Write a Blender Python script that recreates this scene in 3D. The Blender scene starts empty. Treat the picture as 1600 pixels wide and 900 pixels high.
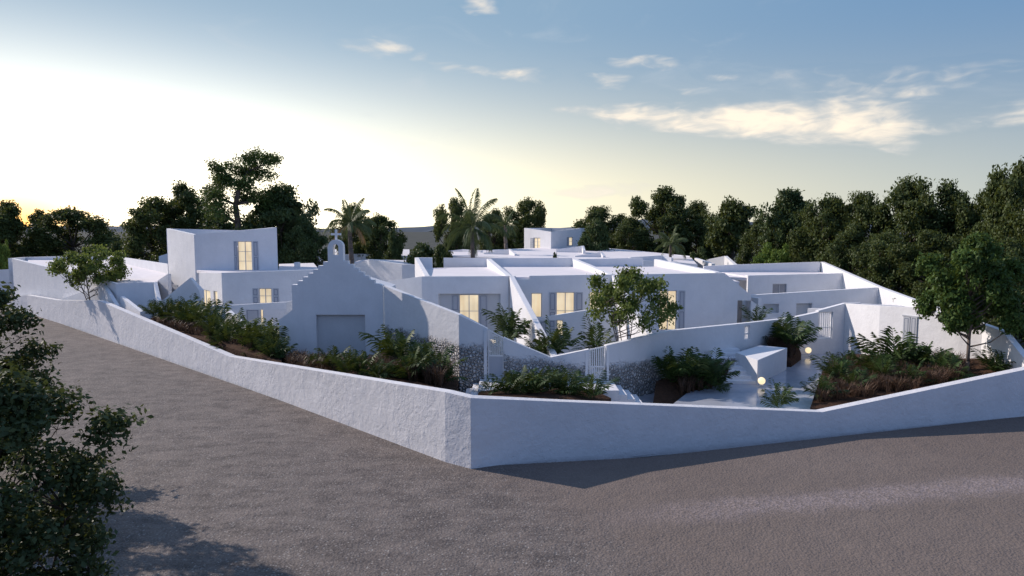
import bpy, math, random
import numpy as np
from mathutils import Vector, Matrix
R = math.radians
scene = bpy.context.scene
COL = scene.collection

# ------------------------------------------------------------------ camera
F = 1067.0
PITCH = math.atan(94 / F)
CAM = Vector((0, 0, 9.0))
cd = bpy.data.cameras.new('camera'); cam = bpy.data.objects.new('camera', cd); COL.objects.link(cam)
cam.location = CAM; cam.rotation_euler = (math.pi / 2 - PITCH, 0, 0)
cd.sensor_width = 36; cd.lens = F / 1600 * 36; cd.clip_start = .1; cd.clip_end = 12000
scene.camera = cam
scene.view_settings.view_transform = 'Standard'; scene.view_settings.look = 'None'
scene.view_settings.gamma = 1; scene.view_settings.exposure = 0.14

# ------------------------------------------------------------------ sun
SUN_AZ, SUN_EL = R(-64), R(31)
to_sun = Vector((math.sin(SUN_AZ) * math.cos(SUN_EL), math.cos(SUN_AZ) * math.cos(SUN_EL), math.sin(SUN_EL)))
sl = bpy.data.lights.new('sun', 'SUN'); sl.energy = 4.1; sl.angle = R(0.6); sl.color = (1.0, .88, .80)
so = bpy.data.objects.new('sun', sl); COL.objects.link(so)
so.rotation_euler = to_sun.to_track_quat('Z', 'Y').to_euler(); so.location = (0, 0, 60)

# ------------------------------------------------------------------ sky
world = bpy.data.worlds.new('World'); scene.world = world; world.use_nodes = True
wt = world.node_tree; wt.nodes.clear()
class NG:
    def __init__(s, t): s.t = t
    def n(s, typ, **kw):
        x = s.t.nodes.new(typ)
        for k, v in kw.items(): setattr(x, k, v)
        return x
    def put(s, inp, v):
        if isinstance(v, (int, float)): inp.default_value = v
        elif isinstance(v, (tuple, list)):
            v = tuple(v)
            inp.default_value = v if len(inp.default_value) == len(v) else v + (1,)
        else: s.t.links.new(v, inp)
    def m(s, op, a, b=None, c=None, clamp=False):
        x = s.n('ShaderNodeMath', operation=op, use_clamp=clamp)
        s.put(x.inputs[0], a)
        if b is not None: s.put(x.inputs[1], b)
        if c is not None: s.put(x.inputs[2], c)
        return x.outputs[0]
    def vm(s, op, a, b=None):
        x = s.n('ShaderNodeVectorMath', operation=op); s.put(x.inputs[0], a)
        if b is not None: s.put(x.inputs[1], b)
        return x.outputs[0]
    def mix(s, f, a, b, typ='MIX'):
        x = s.n('ShaderNodeMix', data_type='RGBA', blend_type=typ)
        s.put(x.inputs[0], f); s.put(x.inputs[6], a); s.put(x.inputs[7], b)
        return x.outputs[2]
    def mr(s, v, a, b, c=0.0, d=1.0, smooth=False):
        x = s.n('ShaderNodeMapRange', interpolation_type='SMOOTHSTEP' if smooth else 'LINEAR')
        s.put(x.inputs[0], v)
        for i, q in enumerate((a, b, c, d)): s.put(x.inputs[i + 1], q)
        return x.outputs[0]
    def noise(s, vec, scale, detail=4, rough=.5, dist=0.0, out=0):
        x = s.n('ShaderNodeTexNoise'); s.put(x.inputs['Vector'], vec)
        x.inputs['Scale'].default_value = scale; x.inputs['Detail'].default_value = detail
        x.inputs['Roughness'].default_value = rough; x.inputs['Distortion'].default_value = dist
        return x.outputs[out]
g = NG(wt)
tc = g.n('ShaderNodeTexCoord')
sep = g.n('ShaderNodeSeparateXYZ'); g.put(sep.inputs[0], g.vm('NORMALIZE', tc.outputs['Generated']))
dx, dy, dz = sep.outputs
az = g.m('MULTIPLY', g.m('ARCTAN2', dx, dy), 180 / math.pi)
el = g.m('MULTIPLY', g.m('ARCSINE', dz), 180 / math.pi)
# clear evening air: cool overhead, pale at the horizon, deeper away from the set sun
nsky = g.n('ShaderNodeTexSky', sky_type='NISHITA'); nsky.sun_disc = False
nsky.sun_elevation = R(6); nsky.sun_rotation = R(-36)
nis = g.mix(1.0, nsky.outputs[0], (.045, .045, .045, 1), 'MULTIPLY')
away = g.mr(g.m('ABSOLUTE', g.m('ADD', az, 36)), 25, 85, 0, 1, True)
elup = g.mr(el, -3, 17, 0, 1, True)
zen = g.mix(away, (.26, .40, .55), (.14, .28, .49))
hor = g.mix(away, (.86, .80, .60), (.47, .53, .52))
grad = g.mix(elup, hor, zen)
backside = g.mr(g.m('ABSOLUTE', g.m('ADD', az, 10)), 60, 130, 0, 1, True)
backc = g.mix(g.mr(el, 0, 60, 0, 1), (.21, .33, .60), (.15, .27, .56))
base = g.mix(backside, grad, backc)
high = g.mr(el, 25, 70, 0, 1, True)
base = g.mix(high, base, (.18, .28, .54))
base = g.mix(.06, base, nis)
d1 = g.m('ADD', az, 36.0)
e1 = g.m('SUBTRACT', el, 2.0)
r2 = g.m('ADD', g.m('POWER', g.m('DIVIDE', d1, 27.0), 2.0), g.m('POWER', g.m('DIVIDE', e1, 8.8), 2.0))
gl1 = g.m('EXPONENT', g.m('MULTIPLY', r2, -1.0))
r3 = g.m('ADD', g.m('POWER', g.m('DIVIDE', d1, 52.0), 2.0), g.m('POWER', g.m('DIVIDE', e1, 5.0), 2.0))
gl2 = g.m('EXPONENT', g.m('MULTIPLY', r3, -1.0))
r4 = g.m('ADD', g.m('POWER', g.m('DIVIDE', d1, 5.0), 2.0), g.m('POWER', g.m('DIVIDE', g.m('ADD', el, 0.2), 3.0), 2.0))
gl3 = g.m('EXPONENT', g.m('MULTIPLY', r4, -1.0))
def scaled(col, f):
    x = g.n('ShaderNodeVectorMath', operation='SCALE'); g.put(x.inputs[0], col); g.put(x.inputs['Scale'], f); return x.outputs[0]
base = g.vm('ADD', base, scaled((1.15, 1.12, 1.0), gl1))
base = g.vm('ADD', base, scaled((.42, .31, .10), gl2))
base = g.mix(g.m('MULTIPLY', gl3, .95), base, (2.2, 1.15, .22))
# clouds: (azimuth, elevation, half width, half height, tilt, weight)
def ae(px, py):
    v = Vector((px - 800, F, 0)); y = (450 - py)
    d = Vector((px - 800, F * math.cos(PITCH) + y * math.sin(PITCH), y * math.cos(PITCH) - F * math.sin(PITCH)))
    return math.degrees(math.atan2(d.x, d.y)), math.degrees(math.asin(d.z / d.length))
CL = [(1165, 182, 125, 34, -3, 1.3), (1290, 186, 150, 40, -5, 1.3), (1385, 200, 70, 30, -8, 1.2), (1010, 178, 160, 18, -4, 1.1), (1090, 188, 90, 20, 2, 1.0),
      (1085, 140, 60, 11, -4, .7), (1330, 136, 130, 30, -8, .58), (1410, 148, 40, 14, -25, .55), (1590, 188, 70, 15, 8, .62), (1130, 116, 32, 9, -8, .62),
      (582, 77, 60, 14, -6, .8), (697, 102, 60, 13, -4, .75), (745, 10, 50, 11, 0, .75), (955, 131, 40, 10, 2, .7), (815, 117, 70, 11, -4, .6),
      (930, 300, 150, 16, 4, .75), (1045, 242, 34, 14, -25, .6), (1510, 115, 140, 18, -5, .45), (1000, 100, 70, 12, -3, .55), (655, 224, 30, 7, 0, .4), (1480, 195, 110, 20, 5, .45)]
wrp = g.n('ShaderNodeCombineXYZ'); g.put(wrp.inputs[0], g.m('MULTIPLY', az, .16)); g.put(wrp.inputs[1], g.m('MULTIPLY', el, .5))
nz1 = g.noise(wrp.outputs[0], .95, 5, .5, .8)
nz2 = g.noise(wrp.outputs[0], 2.6, 4, .5, 1.0)
wa = g.noise(wrp.outputs[0], .9, 4, .5, 0, 1)
ws = g.n('ShaderNodeSeparateColor'); g.put(ws.inputs[0], wa)
azw = g.m('ADD', az, g.m('MULTIPLY', g.m('SUBTRACT', ws.outputs[0], .5), 7.0))
elw = g.m('ADD', el, g.m('MULTIPLY', g.m('SUBTRACT', ws.outputs[1], .5), 2.6))
dens = None
for px, py, wx, wy, rot, wgt in CL:
    a0, e0 = ae(px, py); ra = wx / 17.0; re = wy / 17.0
    ca, sa = math.cos(R(rot)), math.sin(R(rot))
    u = g.m('SUBTRACT', azw, a0); v = g.m('SUBTRACT', elw, e0)
    uu = g.m('DIVIDE', g.m('ADD', g.m('MULTIPLY', u, ca), g.m('MULTIPLY', v, sa)), ra)
    vv = g.m('DIVIDE', g.m('SUBTRACT', g.m('MULTIPLY', v, ca), g.m('MULTIPLY', u, sa)), re)
    q = g.m('MULTIPLY', g.m('SUBTRACT', 1.0, g.m('ADD', g.m('MULTIPLY', uu, uu), g.m('MULTIPLY', vv, vv)), clamp=True), wgt)
    dens = q if dens is None else g.m('MAXIMUM', dens, q)
nn_ = g.m('SUBTRACT', g.m('ADD', g.m('MULTIPLY', nz1, .62), g.m('MULTIPLY', nz2, .38)), .5)
cl = g.m('SUBTRACT', g.m('SUBTRACT', g.m('MULTIPLY', dens, 1.0), .34), g.m('MULTIPLY', nn_, 3.0))
cl = g.m('MULTIPLY', cl, g.mr(dens, 0, .2))
cm = g.mr(cl, -.1, 1.15, 0, .97, True)
ccol = g.mix(g.mr(cl, .15, 1.1), (.66, .65, .64), (1.04, .91, .74))
base = g.mix(cm, base, ccol)
# faint high veil
veil = g.mr(g.noise(wrp.outputs[0], .55, 7, .62, 1.2), .52, .8, 0, .22, True)
veil = g.m('MULTIPLY', veil, g.mr(el, 1, 8, 0, 1))
base = g.mix(veil, base, (.60, .64, .68))
# air below the horizon
base = g.mix(g.mr(el, -1.5, 0, 1, 0), base, (.10, .11, .13))
bg = g.n('ShaderNodeBackground'); g.put(bg.inputs[0], base); bg.inputs[1].default_value = 1.0
wo = g.n('ShaderNodeOutputWorld'); wt.links.new(bg.outputs[0], wo.inputs[0])

# ------------------------------------------------------------------ helpers
def W(px, py, D):
    """real point at ground distance D metres that the photo shows at (px, py)"""
    x = (px - 800) / F; y = (450 - py) / F
    d = Vector((x, math.cos(PITCH) + y * math.sin(PITCH), y * math.cos(PITCH) - math.sin(PITCH)))
    return CAM + d * (D / d.y)
def ray(px, py):
    x = (px - 800) / F; y = (450 - py) / F
    return Vector((x, math.cos(PITCH) + y * math.sin(PITCH), y * math.cos(PITCH) - math.sin(PITCH)))
def Wz(px, py, z):
    d = ray(px, py); return CAM + d * ((z - CAM.z) / d.z)

def tag(o, label=None, cat=None, group=None, kind=None):
    if label: o['label'] = label
    if cat: o['category'] = cat
    if group: o['group'] = group
    if kind: o['kind'] = kind
    return o
def empty(name, loc, label=None, cat=None, group=None):
    o = bpy.data.objects.new(name, None); COL.objects.link(o); o.location = loc
    o.empty_display_size = .3
    return tag(o, label, cat, group)
def wloc(o):
    v = Vector(o.location); p = o.parent
    while p: v = v + Vector(p.location); p = p.parent
    return v
class MB:
    def __init__(s): s.v = []; s.f = []; s.mi = []
    def quad(s, pts, mi=0):
        n = len(s.v); s.v += [tuple(p) for p in pts]; s.f.append(tuple(range(n, n + len(pts)))); s.mi.append(mi)
    def hexa(s, b, t, mi=0):   # b, t: 4 points each, same order
        s.quad(b[::-1], mi); s.quad(t, mi)
        for i in range(4):
            j = (i + 1) % 4; s.quad([b[i], b[j], t[j], t[i]], mi)
    def box(s, c, h, mi=0):
        x, y, z = c; a, b, d = h
        B = [(x - a, y - b, z - d), (x + a, y - b, z - d), (x + a, y + b, z - d), (x - a, y + b, z - d)]
        s.hexa(B, [(p[0], p[1], z + d) for p in B], mi)
    def tube(s, p0, p1, r0, r1, n=6, mi=0, cap=True):
        p0 = Vector(p0); p1 = Vector(p1); d = (p1 - p0)
        if d.length < 1e-6: return
        d.normalize(); a = d.orthogonal().normalized(); b = d.cross(a)
        A = [p0 + (a * math.cos(k * 2 * math.pi / n) + b * math.sin(k * 2 * math.pi / n)) * r0 for k in range(n)]
        B = [p1 + (a * math.cos(k * 2 * math.pi / n) + b * math.sin(k * 2 * math.pi / n)) * r1 for k in range(n)]
        i0 = len(s.v); s.v += [tuple(p) for p in A + B]
        for k in range(n):
            j = (k + 1) % n; s.f.append((i0 + k, i0 + j, i0 + n + j, i0 + n + k)); s.mi.append(mi)
        if cap:
            s.f.append(tuple(range(i0 + n, i0 + 2 * n))); s.mi.append(mi)
            s.f.append(tuple(range(i0 + n - 1, i0 - 1, -1))); s.mi.append(mi)
    def path(s, pts, rads, n=6, mi=0):
        for i in range(len(pts) - 1): s.tube(pts[i], pts[i + 1], rads[i], rads[i + 1], n, mi, True)
    def prism(s, poly, zb, zts):
        """poly plan points CCW, zts top z per point"""
        n = len(poly)
        s.quad([(p[0], p[1], zts[i]) for i, p in enumerate(poly)])
        s.quad([(p[0], p[1], zb) for p in poly][::-1])
        for i in range(n):
            j = (i + 1) % n
            s.quad([(poly[i][0], poly[i][1], zb), (poly[j][0], poly[j][1], zb), (poly[j][0], poly[j][1], zts[j]), (poly[i][0], poly[i][1], zts[i])])
    def build(s, name, mats, parent=None, merge=True, smooth=False, kind=None, bevel=0):
        off = wloc(parent) if parent else Vector((0, 0, 0))
        me = bpy.data.meshes.new(name)
        me.from_pydata([(p[0] - off.x, p[1] - off.y, p[2] - off.z) for p in s.v], [], s.f)
        if not isinstance(mats, (list, tuple)): mats = [mats]
        for m in mats: me.materials.append(m)
        if len(mats) > 1: me.polygons.foreach_set('material_index', s.mi)
        if merge:
            import bmesh
            bm = bmesh.new(); bm.from_mesh(me)
            bmesh.ops.remove_doubles(bm, verts=bm.verts, dist=1e-4)
            bmesh.ops.dissolve_degenerate(bm, dist=1e-4, edges=bm.edges)
            bmesh.ops.recalc_face_normals(bm, faces=bm.faces)
            bm.to_mesh(me); bm.free()
        if smooth: me.polygons.foreach_set('use_smooth', [True] * len(me.polygons))
        o = bpy.data.objects.new(name, me); COL.objects.link(o)
        if parent: o.parent = parent
        if kind: o['kind'] = kind
        if bevel:
            b = o.modifiers.new('bevel', 'BEVEL'); b.width = bevel; b.segments = 2; b.limit_method = 'ANGLE'; b.angle_limit = R(40)
        return o
def np_mesh(name, V, Fq, mats, parent=None, mi=None):
    me = bpy.data.meshes.new(name); n = len(V); m, k = Fq.shape
    me.vertices.add(n); me.vertices.foreach_set('co', V.astype(np.float32).ravel())
    me.loops.add(m * k); me.loops.foreach_set('vertex_index', Fq.astype(np.int32).ravel())
    me.polygons.add(m); me.polygons.foreach_set('loop_start', np.arange(0, m * k, k, dtype=np.int32))
    me.polygons.foreach_set('loop_total', np.full(m, k, dtype=np.int32))
    for q in mats: me.materials.append(q)
    if mi is not None: me.polygons.foreach_set('material_index', mi.astype(np.int32))
    me.update(calc_edges=True); me.validate()
    o = bpy.data.objects.new(name, me); COL.objects.link(o)
    if parent: o.parent = parent
    return o

# ------------------------------------------------------------------ materials
def newmat(name):
    m = bpy.data.materials.new(name); m.use_nodes = True; t = m.node_tree
    return m, NG(t), t.nodes['Principled BSDF'], t
def pos(g): return g.n('ShaderNodeNewGeometry').outputs['Position']
def bump(g, h, strength, dist, nrm=None):
    b = g.n('ShaderNodeBump'); g.put(b.inputs['Height'], h); b.inputs['Strength'].default_value = strength; b.inputs['Distance'].default_value = dist
    if nrm is not None: g.put(b.inputs['Normal'], nrm)
    return b.outputs[0]
def edge_soft(g, r):
    b = g.n('ShaderNodeBevel'); b.samples = 4; b.inputs[0].default_value = r
    return b.outputs[0]
def stucco(name, col, b1=.05, b2=.012, stone=False):
    m, g, p, t = newmat(name); P = pos(g)
    n1 = g.noise(P, .9, 5, .6); n2 = g.noise(P, 6, 6, .65, .4); n3 = g.noise(P, 30, 3, .6)
    streak = g.n('ShaderNodeMapping'); g.put(streak.inputs[0], P); streak.inputs['Scale'].default_value = (1.6, 1.6, .22)
    n4 = g.noise(streak.outputs[0], 1.5, 6, .65)
    c = g.mix(g.mr(n1, .3, .75), tuple(x * .90 for x in col), col)
    c = g.mix(g.mr(n4, .5, .85, 0, .35), c, tuple(x * .80 for x in col))
    c = g.mix(g.mr(n2, .35, .6, .12, 0), c, tuple(x * .75 for x in col))
    h = g.m('ADD', g.m('MULTIPLY', n2, .75), g.m('MULTIPLY', n3, .16))
    patch = g.mr(g.noise(P, .55, 3, .5), .36, .62, .15, 1, True)
    n5 = g.noise(P, 2.6, 5, .55, .9)
    h = g.m('MULTIPLY', h, patch)
    nm = bump(g, n1, .5, b1, edge_soft(g, .035)); nm = bump(g, n5, .6, b1 * .55, nm); nm = bump(g, h, .8, b2 * 3, nm)
    if stone:
        sx = g.n('ShaderNodeSeparateXYZ'); g.put(sx.inputs[0], P)
        vor = g.n('ShaderNodeTexVoronoi', feature='DISTANCE_TO_EDGE'); g.put(vor.inputs['Vector'], P); vor.inputs['Scale'].default_value = 5.6
        vc = g.n('ShaderNodeTexVoronoi'); g.put(vc.inputs['Vector'], P); vc.inputs['Scale'].default_value = 5.6
        edge = g.mr(vor.outputs[0], .0, .11, 0, 1, True)
        cs = g.n('ShaderNodeSeparateColor'); g.put(cs.inputs[0], vc.outputs['Color'])
        scol = g.mix(cs.outputs[0], (.42, .41, .40), (.74, .73, .72))
        scol = g.mix(edge, (.17, .165, .16), scol)
        lvl = g.m('ADD', g.m('ADD', sx.outputs[2], g.m('SUBTRACT', g.m('MULTIPLY', sx.outputs[0], .045), g.mr(sx.outputs[0], -1.2, .0, .65, 0))), g.m('MULTIPLY', g.m('SUBTRACT', g.noise(P, 1.3, 3, .5), .5), .8))
        lvl = g.m('ADD', lvl, g.m('MULTIPLY', g.m('SUBTRACT', g.noise(P, 14, 3, .7), .5), 1.0))
        mask = g.mr(lvl, stone + .22, stone - .22, 0, 1, True)
        c = g.mix(mask, c, scol)
        sh = g.mr(vor.outputs[0], 0, .28, 0, 1, True)
        nm = bump(g, g.m('MULTIPLY', sh, mask), 1.0, .13, nm)
    g.put(p.inputs['Base Color'], c); p.inputs['Roughness'].default_value = .9; p.inputs['Specular IOR Level'].default_value = .2
    g.put(p.inputs['Normal'], nm)
    return m
M = {}
M['stucco'] = stucco('white_stucco', (.80, .80, .81))
M['street'] = stucco('rough_white_stucco', (.72, .715, .73), .09, .016)
M['smooth'] = stucco('smooth_white_render', (.80, .80, .81), .012, .003)
M['stone'] = stucco('stucco_over_rubble_stone', (.77, .77, .78), .05, .010, stone=1.95)
M['roof'] = stucco('white_roof_coating', (.80, .76, .765), .02, .004)
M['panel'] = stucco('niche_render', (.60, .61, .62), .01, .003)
def plain(name, col, rough=.6, emit=0, ecol=None, var=.15, metal=0):
    m, g, p, t = newmat(name); P = pos(g)
    c = g.mix(g.mr(g.noise(P, 7, 4, .6), .3, .7), tuple(x * (1 - var) for x in col), col)
    g.put(p.inputs['Base Color'], c); p.inputs['Roughness'].default_value = rough; p.inputs['Metallic'].default_value = metal
    if emit:
        p.inputs['Emission Color'].default_value = (ecol or col) + (1,); p.inputs['Emission Strength'].default_value = emit
    return m
M['paint'] = plain('pale_grey_painted_wood', (.46, .48, .52), .5, var=.06)
M['groove_shade'] = plain('shadow_line', (.16, .19, .26), .7)  # dark strips on the shutters, painted as shade around the panels
M['metal'] = plain('white_painted_metal', (.82, .82, .82), .4, var=.04)
M['globe'] = plain('lit_globe', (.45, .4, .3), .3, 1.0, (1.0, .78, .46))
M['bark'] = plain('bark', (.085, .065, .05), .9, var=.4)
M['palebark'] = plain('pale_bark', (.16, .13, .11), .9, var=.4)
def litpane(name, seed):
    m, g, p, t = newmat(name); P = pos(g)
    mp = g.n('ShaderNodeMapping'); g.put(mp.inputs[0], P); mp.inputs['Scale'].default_value = (1, 1, .12); mp.inputs['Location'].default_value = (seed, 0, 0)
    n = g.noise(mp.outputs[0], 3.5, 3, .5)
    big = g.noise(P, .8, 2, .5)
    c = g.mix(g.mr(n, .35, .65), (.86, .66, .40), (1.0, .84, .58))
    p.inputs['Base Color'].default_value = (.35, .3, .22, 1)
    g.put(p.inputs['Emission Color'], c); g.put(p.inputs['Emission Strength'], g.mr(big, .3, .7, .58, .80))
    p.inputs['Roughness'].default_value = .25
    return m
M['lit'] = litpane('lit_window_pane', 0)
M['dark'] = plain('unlit_pane', (.28, .29, .32), .3)
def leafmat(name, c0, c1, trans=.25, tr=None):
    m, g, p, t = newmat(name)
    rnd = g.n('ShaderNodeNewGeometry').outputs['Random Per Island']
    P = pos(g); nn = g.noise(P, .8, 3, .5)
    c = g.mix(rnd, c0, c1); c = g.mix(g.mr(nn, .35, .7), c, tuple(x * 1.3 for x in c1))
    g.put(p.inputs['Base Color'], c); p.inputs['Roughness'].default_value = .55; p.inputs['Specular IOR Level'].default_value = .25
    tl = g.n('ShaderNodeBsdfTranslucent'); g.put(tl.inputs[0], g.mix(.5, c, tr or (.16, .17, .02)))
    ms = g.n('ShaderNodeMixShader'); ms.inputs[0].default_value = trans
    t.links.new(p.outputs[0], ms.inputs[1]); t.links.new(tl.outputs[0], ms.inputs[2])
    t.links.new(ms.outputs[0], t.nodes['Material Output'].inputs[0])
    return m
M['leaf'] = leafmat('dark_leaves', (.026, .044, .014), (.070, .095, .028), .28)
M['leafdk'] = leafmat('evergreen_leaves', (.024, .045, .015), (.060, .090, .030), .22)
M['leafmid2'] = leafmat('roadside_leaves', (.02, .038, .014), (.055, .078, .030), .2)
M['leaflt'] = leafmat('fresh_leaves', (.07, .12, .02), (.13, .20, .04), .32)
M['leafmid'] = leafmat('garden_leaves', (.055, .09, .02), (.12, .16, .04), .38, (.25, .30, .05))
M['leafgreen'] = leafmat('spring_leaves', (.032, .070, .016), (.075, .130, .030), .3)
M['pine'] = leafmat('pine_needles', (.028, .055, .015), (.07, .115, .028), .2)
M['palm'] = leafmat('palm_fronds', (.04, .065, .025), (.085, .115, .045), .22)
M['palmdry'] = leafmat('dry_frond', (.22, .12, .05), (.30, .17, .07), .2)
M['shrub'] = leafmat('areca_leaves', (.016, .036, .011), (.040, .072, .018), .16)
M['grass'] = leafmat('brown_grass', (.06, .035, .022), (.125, .078, .052), .2, (.12, .07, .03))

def ground_mat():
    m, g, p, t = newmat('gravel_asphalt'); P = pos(g)
    big = g.noise(P, .12, 4, .6); mid = g.noise(P, .9, 6, .65); 
    mp = g.n('ShaderNodeMapping'); g.put(mp.inputs[0], P); mp.inputs['Scale'].default_value = (.6, 1.25, 1); mp.inputs['Rotation'].default_value = (0, 0, R(12))
    st = g.noise(mp.outputs[0], 1.1, 6, .7)
    v = g.n('ShaderNodeTexVoronoi'); g.put(v.inputs['Vector'], P); v.inputs['Scale'].default_value = 13.0
    v2 = g.n('ShaderNodeTexVoronoi'); g.put(v2.inputs['Vector'], P); v2.inputs['Scale'].default_value = 26.0
    sc = g.n('ShaderNodeSeparateColor'); g.put(sc.inputs[0], v.outputs['Color'])
    sc2 = g.n('ShaderNodeSeparateColor'); g.put(sc2.inputs[0], v2.outputs['Color'])
    c = g.mix(g.mr(big, .3, .7), (.105, .090, .082), (.168, .142, .127))
    c = g.mix(g.mr(mid, .35, .65, .0, .6), c, (.20, .165, .145))
    c = g.mix(g.mr(st, .44, .62, 0, .8), c, (.072, .060, .056))
    speck = g.m('MULTIPLY', g.mr(sc.outputs[0], .84, .88), g.mr(v.outputs['Distance'], .45, .3))
    c = g.mix(g.m('MULTIPLY', speck, .75), c, (.34, .32, .30))
    c = g.mix(g.mr(sc2.outputs[0], .6, 1, 0, .5), c, (.27, .24, .22))
    c = g.mix(g.mr(sc2.outputs[1], .65, 1, 0, .45), c, (.035, .032, .032))
    sp = g.n('ShaderNodeSeparateXYZ'); g.put(sp.inputs[0], P)
    # the stretch past the bend is a browner, finer surfacing
    zx = g.m('ADD', g.m('SUBTRACT', sp.outputs[0], g.m('MULTIPLY', g.m('SUBTRACT', 22.0, sp.outputs[1]), .45)), g.m('MULTIPLY', g.m('SUBTRACT', mid, .5), 5.0))
    fine = g.mix(g.mr(big, .3, .7), (.150, .118, .098), (.178, .142, .120))
    fine = g.mix(g.mr(mid, .4, .7, 0, .35), fine, (.115, .092, .080))
    fine = g.mix(g.mr(sc2.outputs[0], .6, 1, 0, .35), fine, (.25, .20, .18))
    c = g.mix(g.mr(zx, -1.0, 3.5, 0, .88, True), c, fine)
    # pale streak on the far side of the bend
    yl = g.m('SUBTRACT', sp.outputs[1], g.m('ADD', 19.9, g.m('MULTIPLY', sp.outputs[0], .20)))
    yl = g.m('ADD', yl, g.m('MULTIPLY', g.m('SUBTRACT', mid, .5), 1.6))
    pale_streak = g.m('MULTIPLY', g.mr(g.m('ABSOLUTE', yl), .1, 1.2, 1, 0, True), g.mr(sp.outputs[0], 2, 8, 0, 1))
    c = g.mix(g.m('MULTIPLY', pale_streak, g.mr(sc.outputs[1], .2, .9, .2, .8)), c, (.29, .24, .235))
    g.put(p.inputs['Base Color'], c); p.inputs['Roughness'].default_value = .85; p.inputs['Specular IOR Level'].default_value = .3
    nm = bump(g, mid, .7, .14); nm = bump(g, st, .4, .05, nm); nm = bump(g, v.outputs['Distance'], .7, .025, nm); nm = bump(g, v2.outputs['Distance'], .5, .012, nm)
    g.put(p.inputs['Normal'], nm); return m
M['road'] = ground_mat()
def earth(name, a, b, sc=3):
    m, g, p, t = newmat(name); P = pos(g)
    n = g.noise(P, sc, 6, .7); n2 = g.noise(P, sc * .15, 4, .6)
    c = g.mix(g.mr(n, .3, .7), a, b); c = g.mix(g.mr(n2, .4, .7, 0, .5), c, tuple(x * .6 for x in a))
    g.put(p.inputs['Base Color'], c); p.inputs['Roughness'].default_value = .95; p.inputs['Specular IOR Level'].default_value = .1
    g.put(p.inputs['Normal'], bump(g, n, .8, .15)); return m
M['earth'] = earth('hazed_scrub_ground', (.06, .065, .06), (.10, .105, .10), .6)  # colour cooled in place of air haze over the far ground
M['soil'] = earth('garden_soil', (.045, .026, .017), (.10, .055, .035), 5)
M['hill'] = earth('hazed_far_scrub', (.06, .08, .11), (.08, .105, .14), .02)  # distance haze put into the colour as a blue tint
def terrace():
    m, g, p, t = newmat('polished_white_terrace'); P = pos(g)
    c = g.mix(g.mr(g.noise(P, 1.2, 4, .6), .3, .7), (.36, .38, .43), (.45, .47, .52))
    g.put(p.inputs['Base Color'], c); g.put(p.inputs['Roughness'], g.mr(g.noise(P, 2, 4, .6), .3, .7, .10, .22))
    p.inputs['Specular IOR Level'].default_value = .6
    g.put(p.inputs['Normal'], bump(g, g.noise(P, 5, 2, .5), .08, .02)); return m
M['terrace'] = terrace()

# ------------------------------------------------------------------ wall system
class Seg:
    """one straight vertical wall face from (px,py,D) a to b; front face looks at the street side"""
    def __init__(s, a, b):
        s.p0 = Vector((a.x, a.y, 0)); s.p1 = Vector((b.x, b.y, 0)); s.z0 = a.z; s.z1 = b.z
        s.L = (s.p1 - s.p0).length; s.u = (s.p1 - s.p0) / s.L; s.n = Vector((s.u.y, -s.u.x, 0))   # towards street
    def hit(s, px, py):
        d = ray(px, py)
        # CAM + d t on plane (X-p0).n = 0
        t = (s.p0 - CAM).dot(s.n) / d.dot(s.n)
        q = CAM + d * t
        return (Vector((q.x, q.y, 0)) - s.p0).dot(s.u), q.z
    def pt(s, a, d, z): v = s.p0 + s.u * a + s.n * d; return (v.x, v.y, z)
    def rect(s, px0, px1, py0, py1, vert=None):
        xm = (px0 + px1) / 2; ym = (py0 + py1) / 2
        a0, _ = s.hit(px0, ym); a1, _ = s.hit(px1, ym); _, zt = s.hit(xm, py0); _, zb = s.hit(xm, py1)
        return a0, a1, zb, zt
    def box(s, mb, a0, a1, z0, z1, d0, d1, mi=0):
        B = [s.pt(a0, d1, z0), s.pt(a1, d1, z0), s.pt(a1, d0, z0), s.pt(a0, d0, z0)]
        mb.hexa(B, [(p[0], p[1], z1) for p in B], mi)
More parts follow.
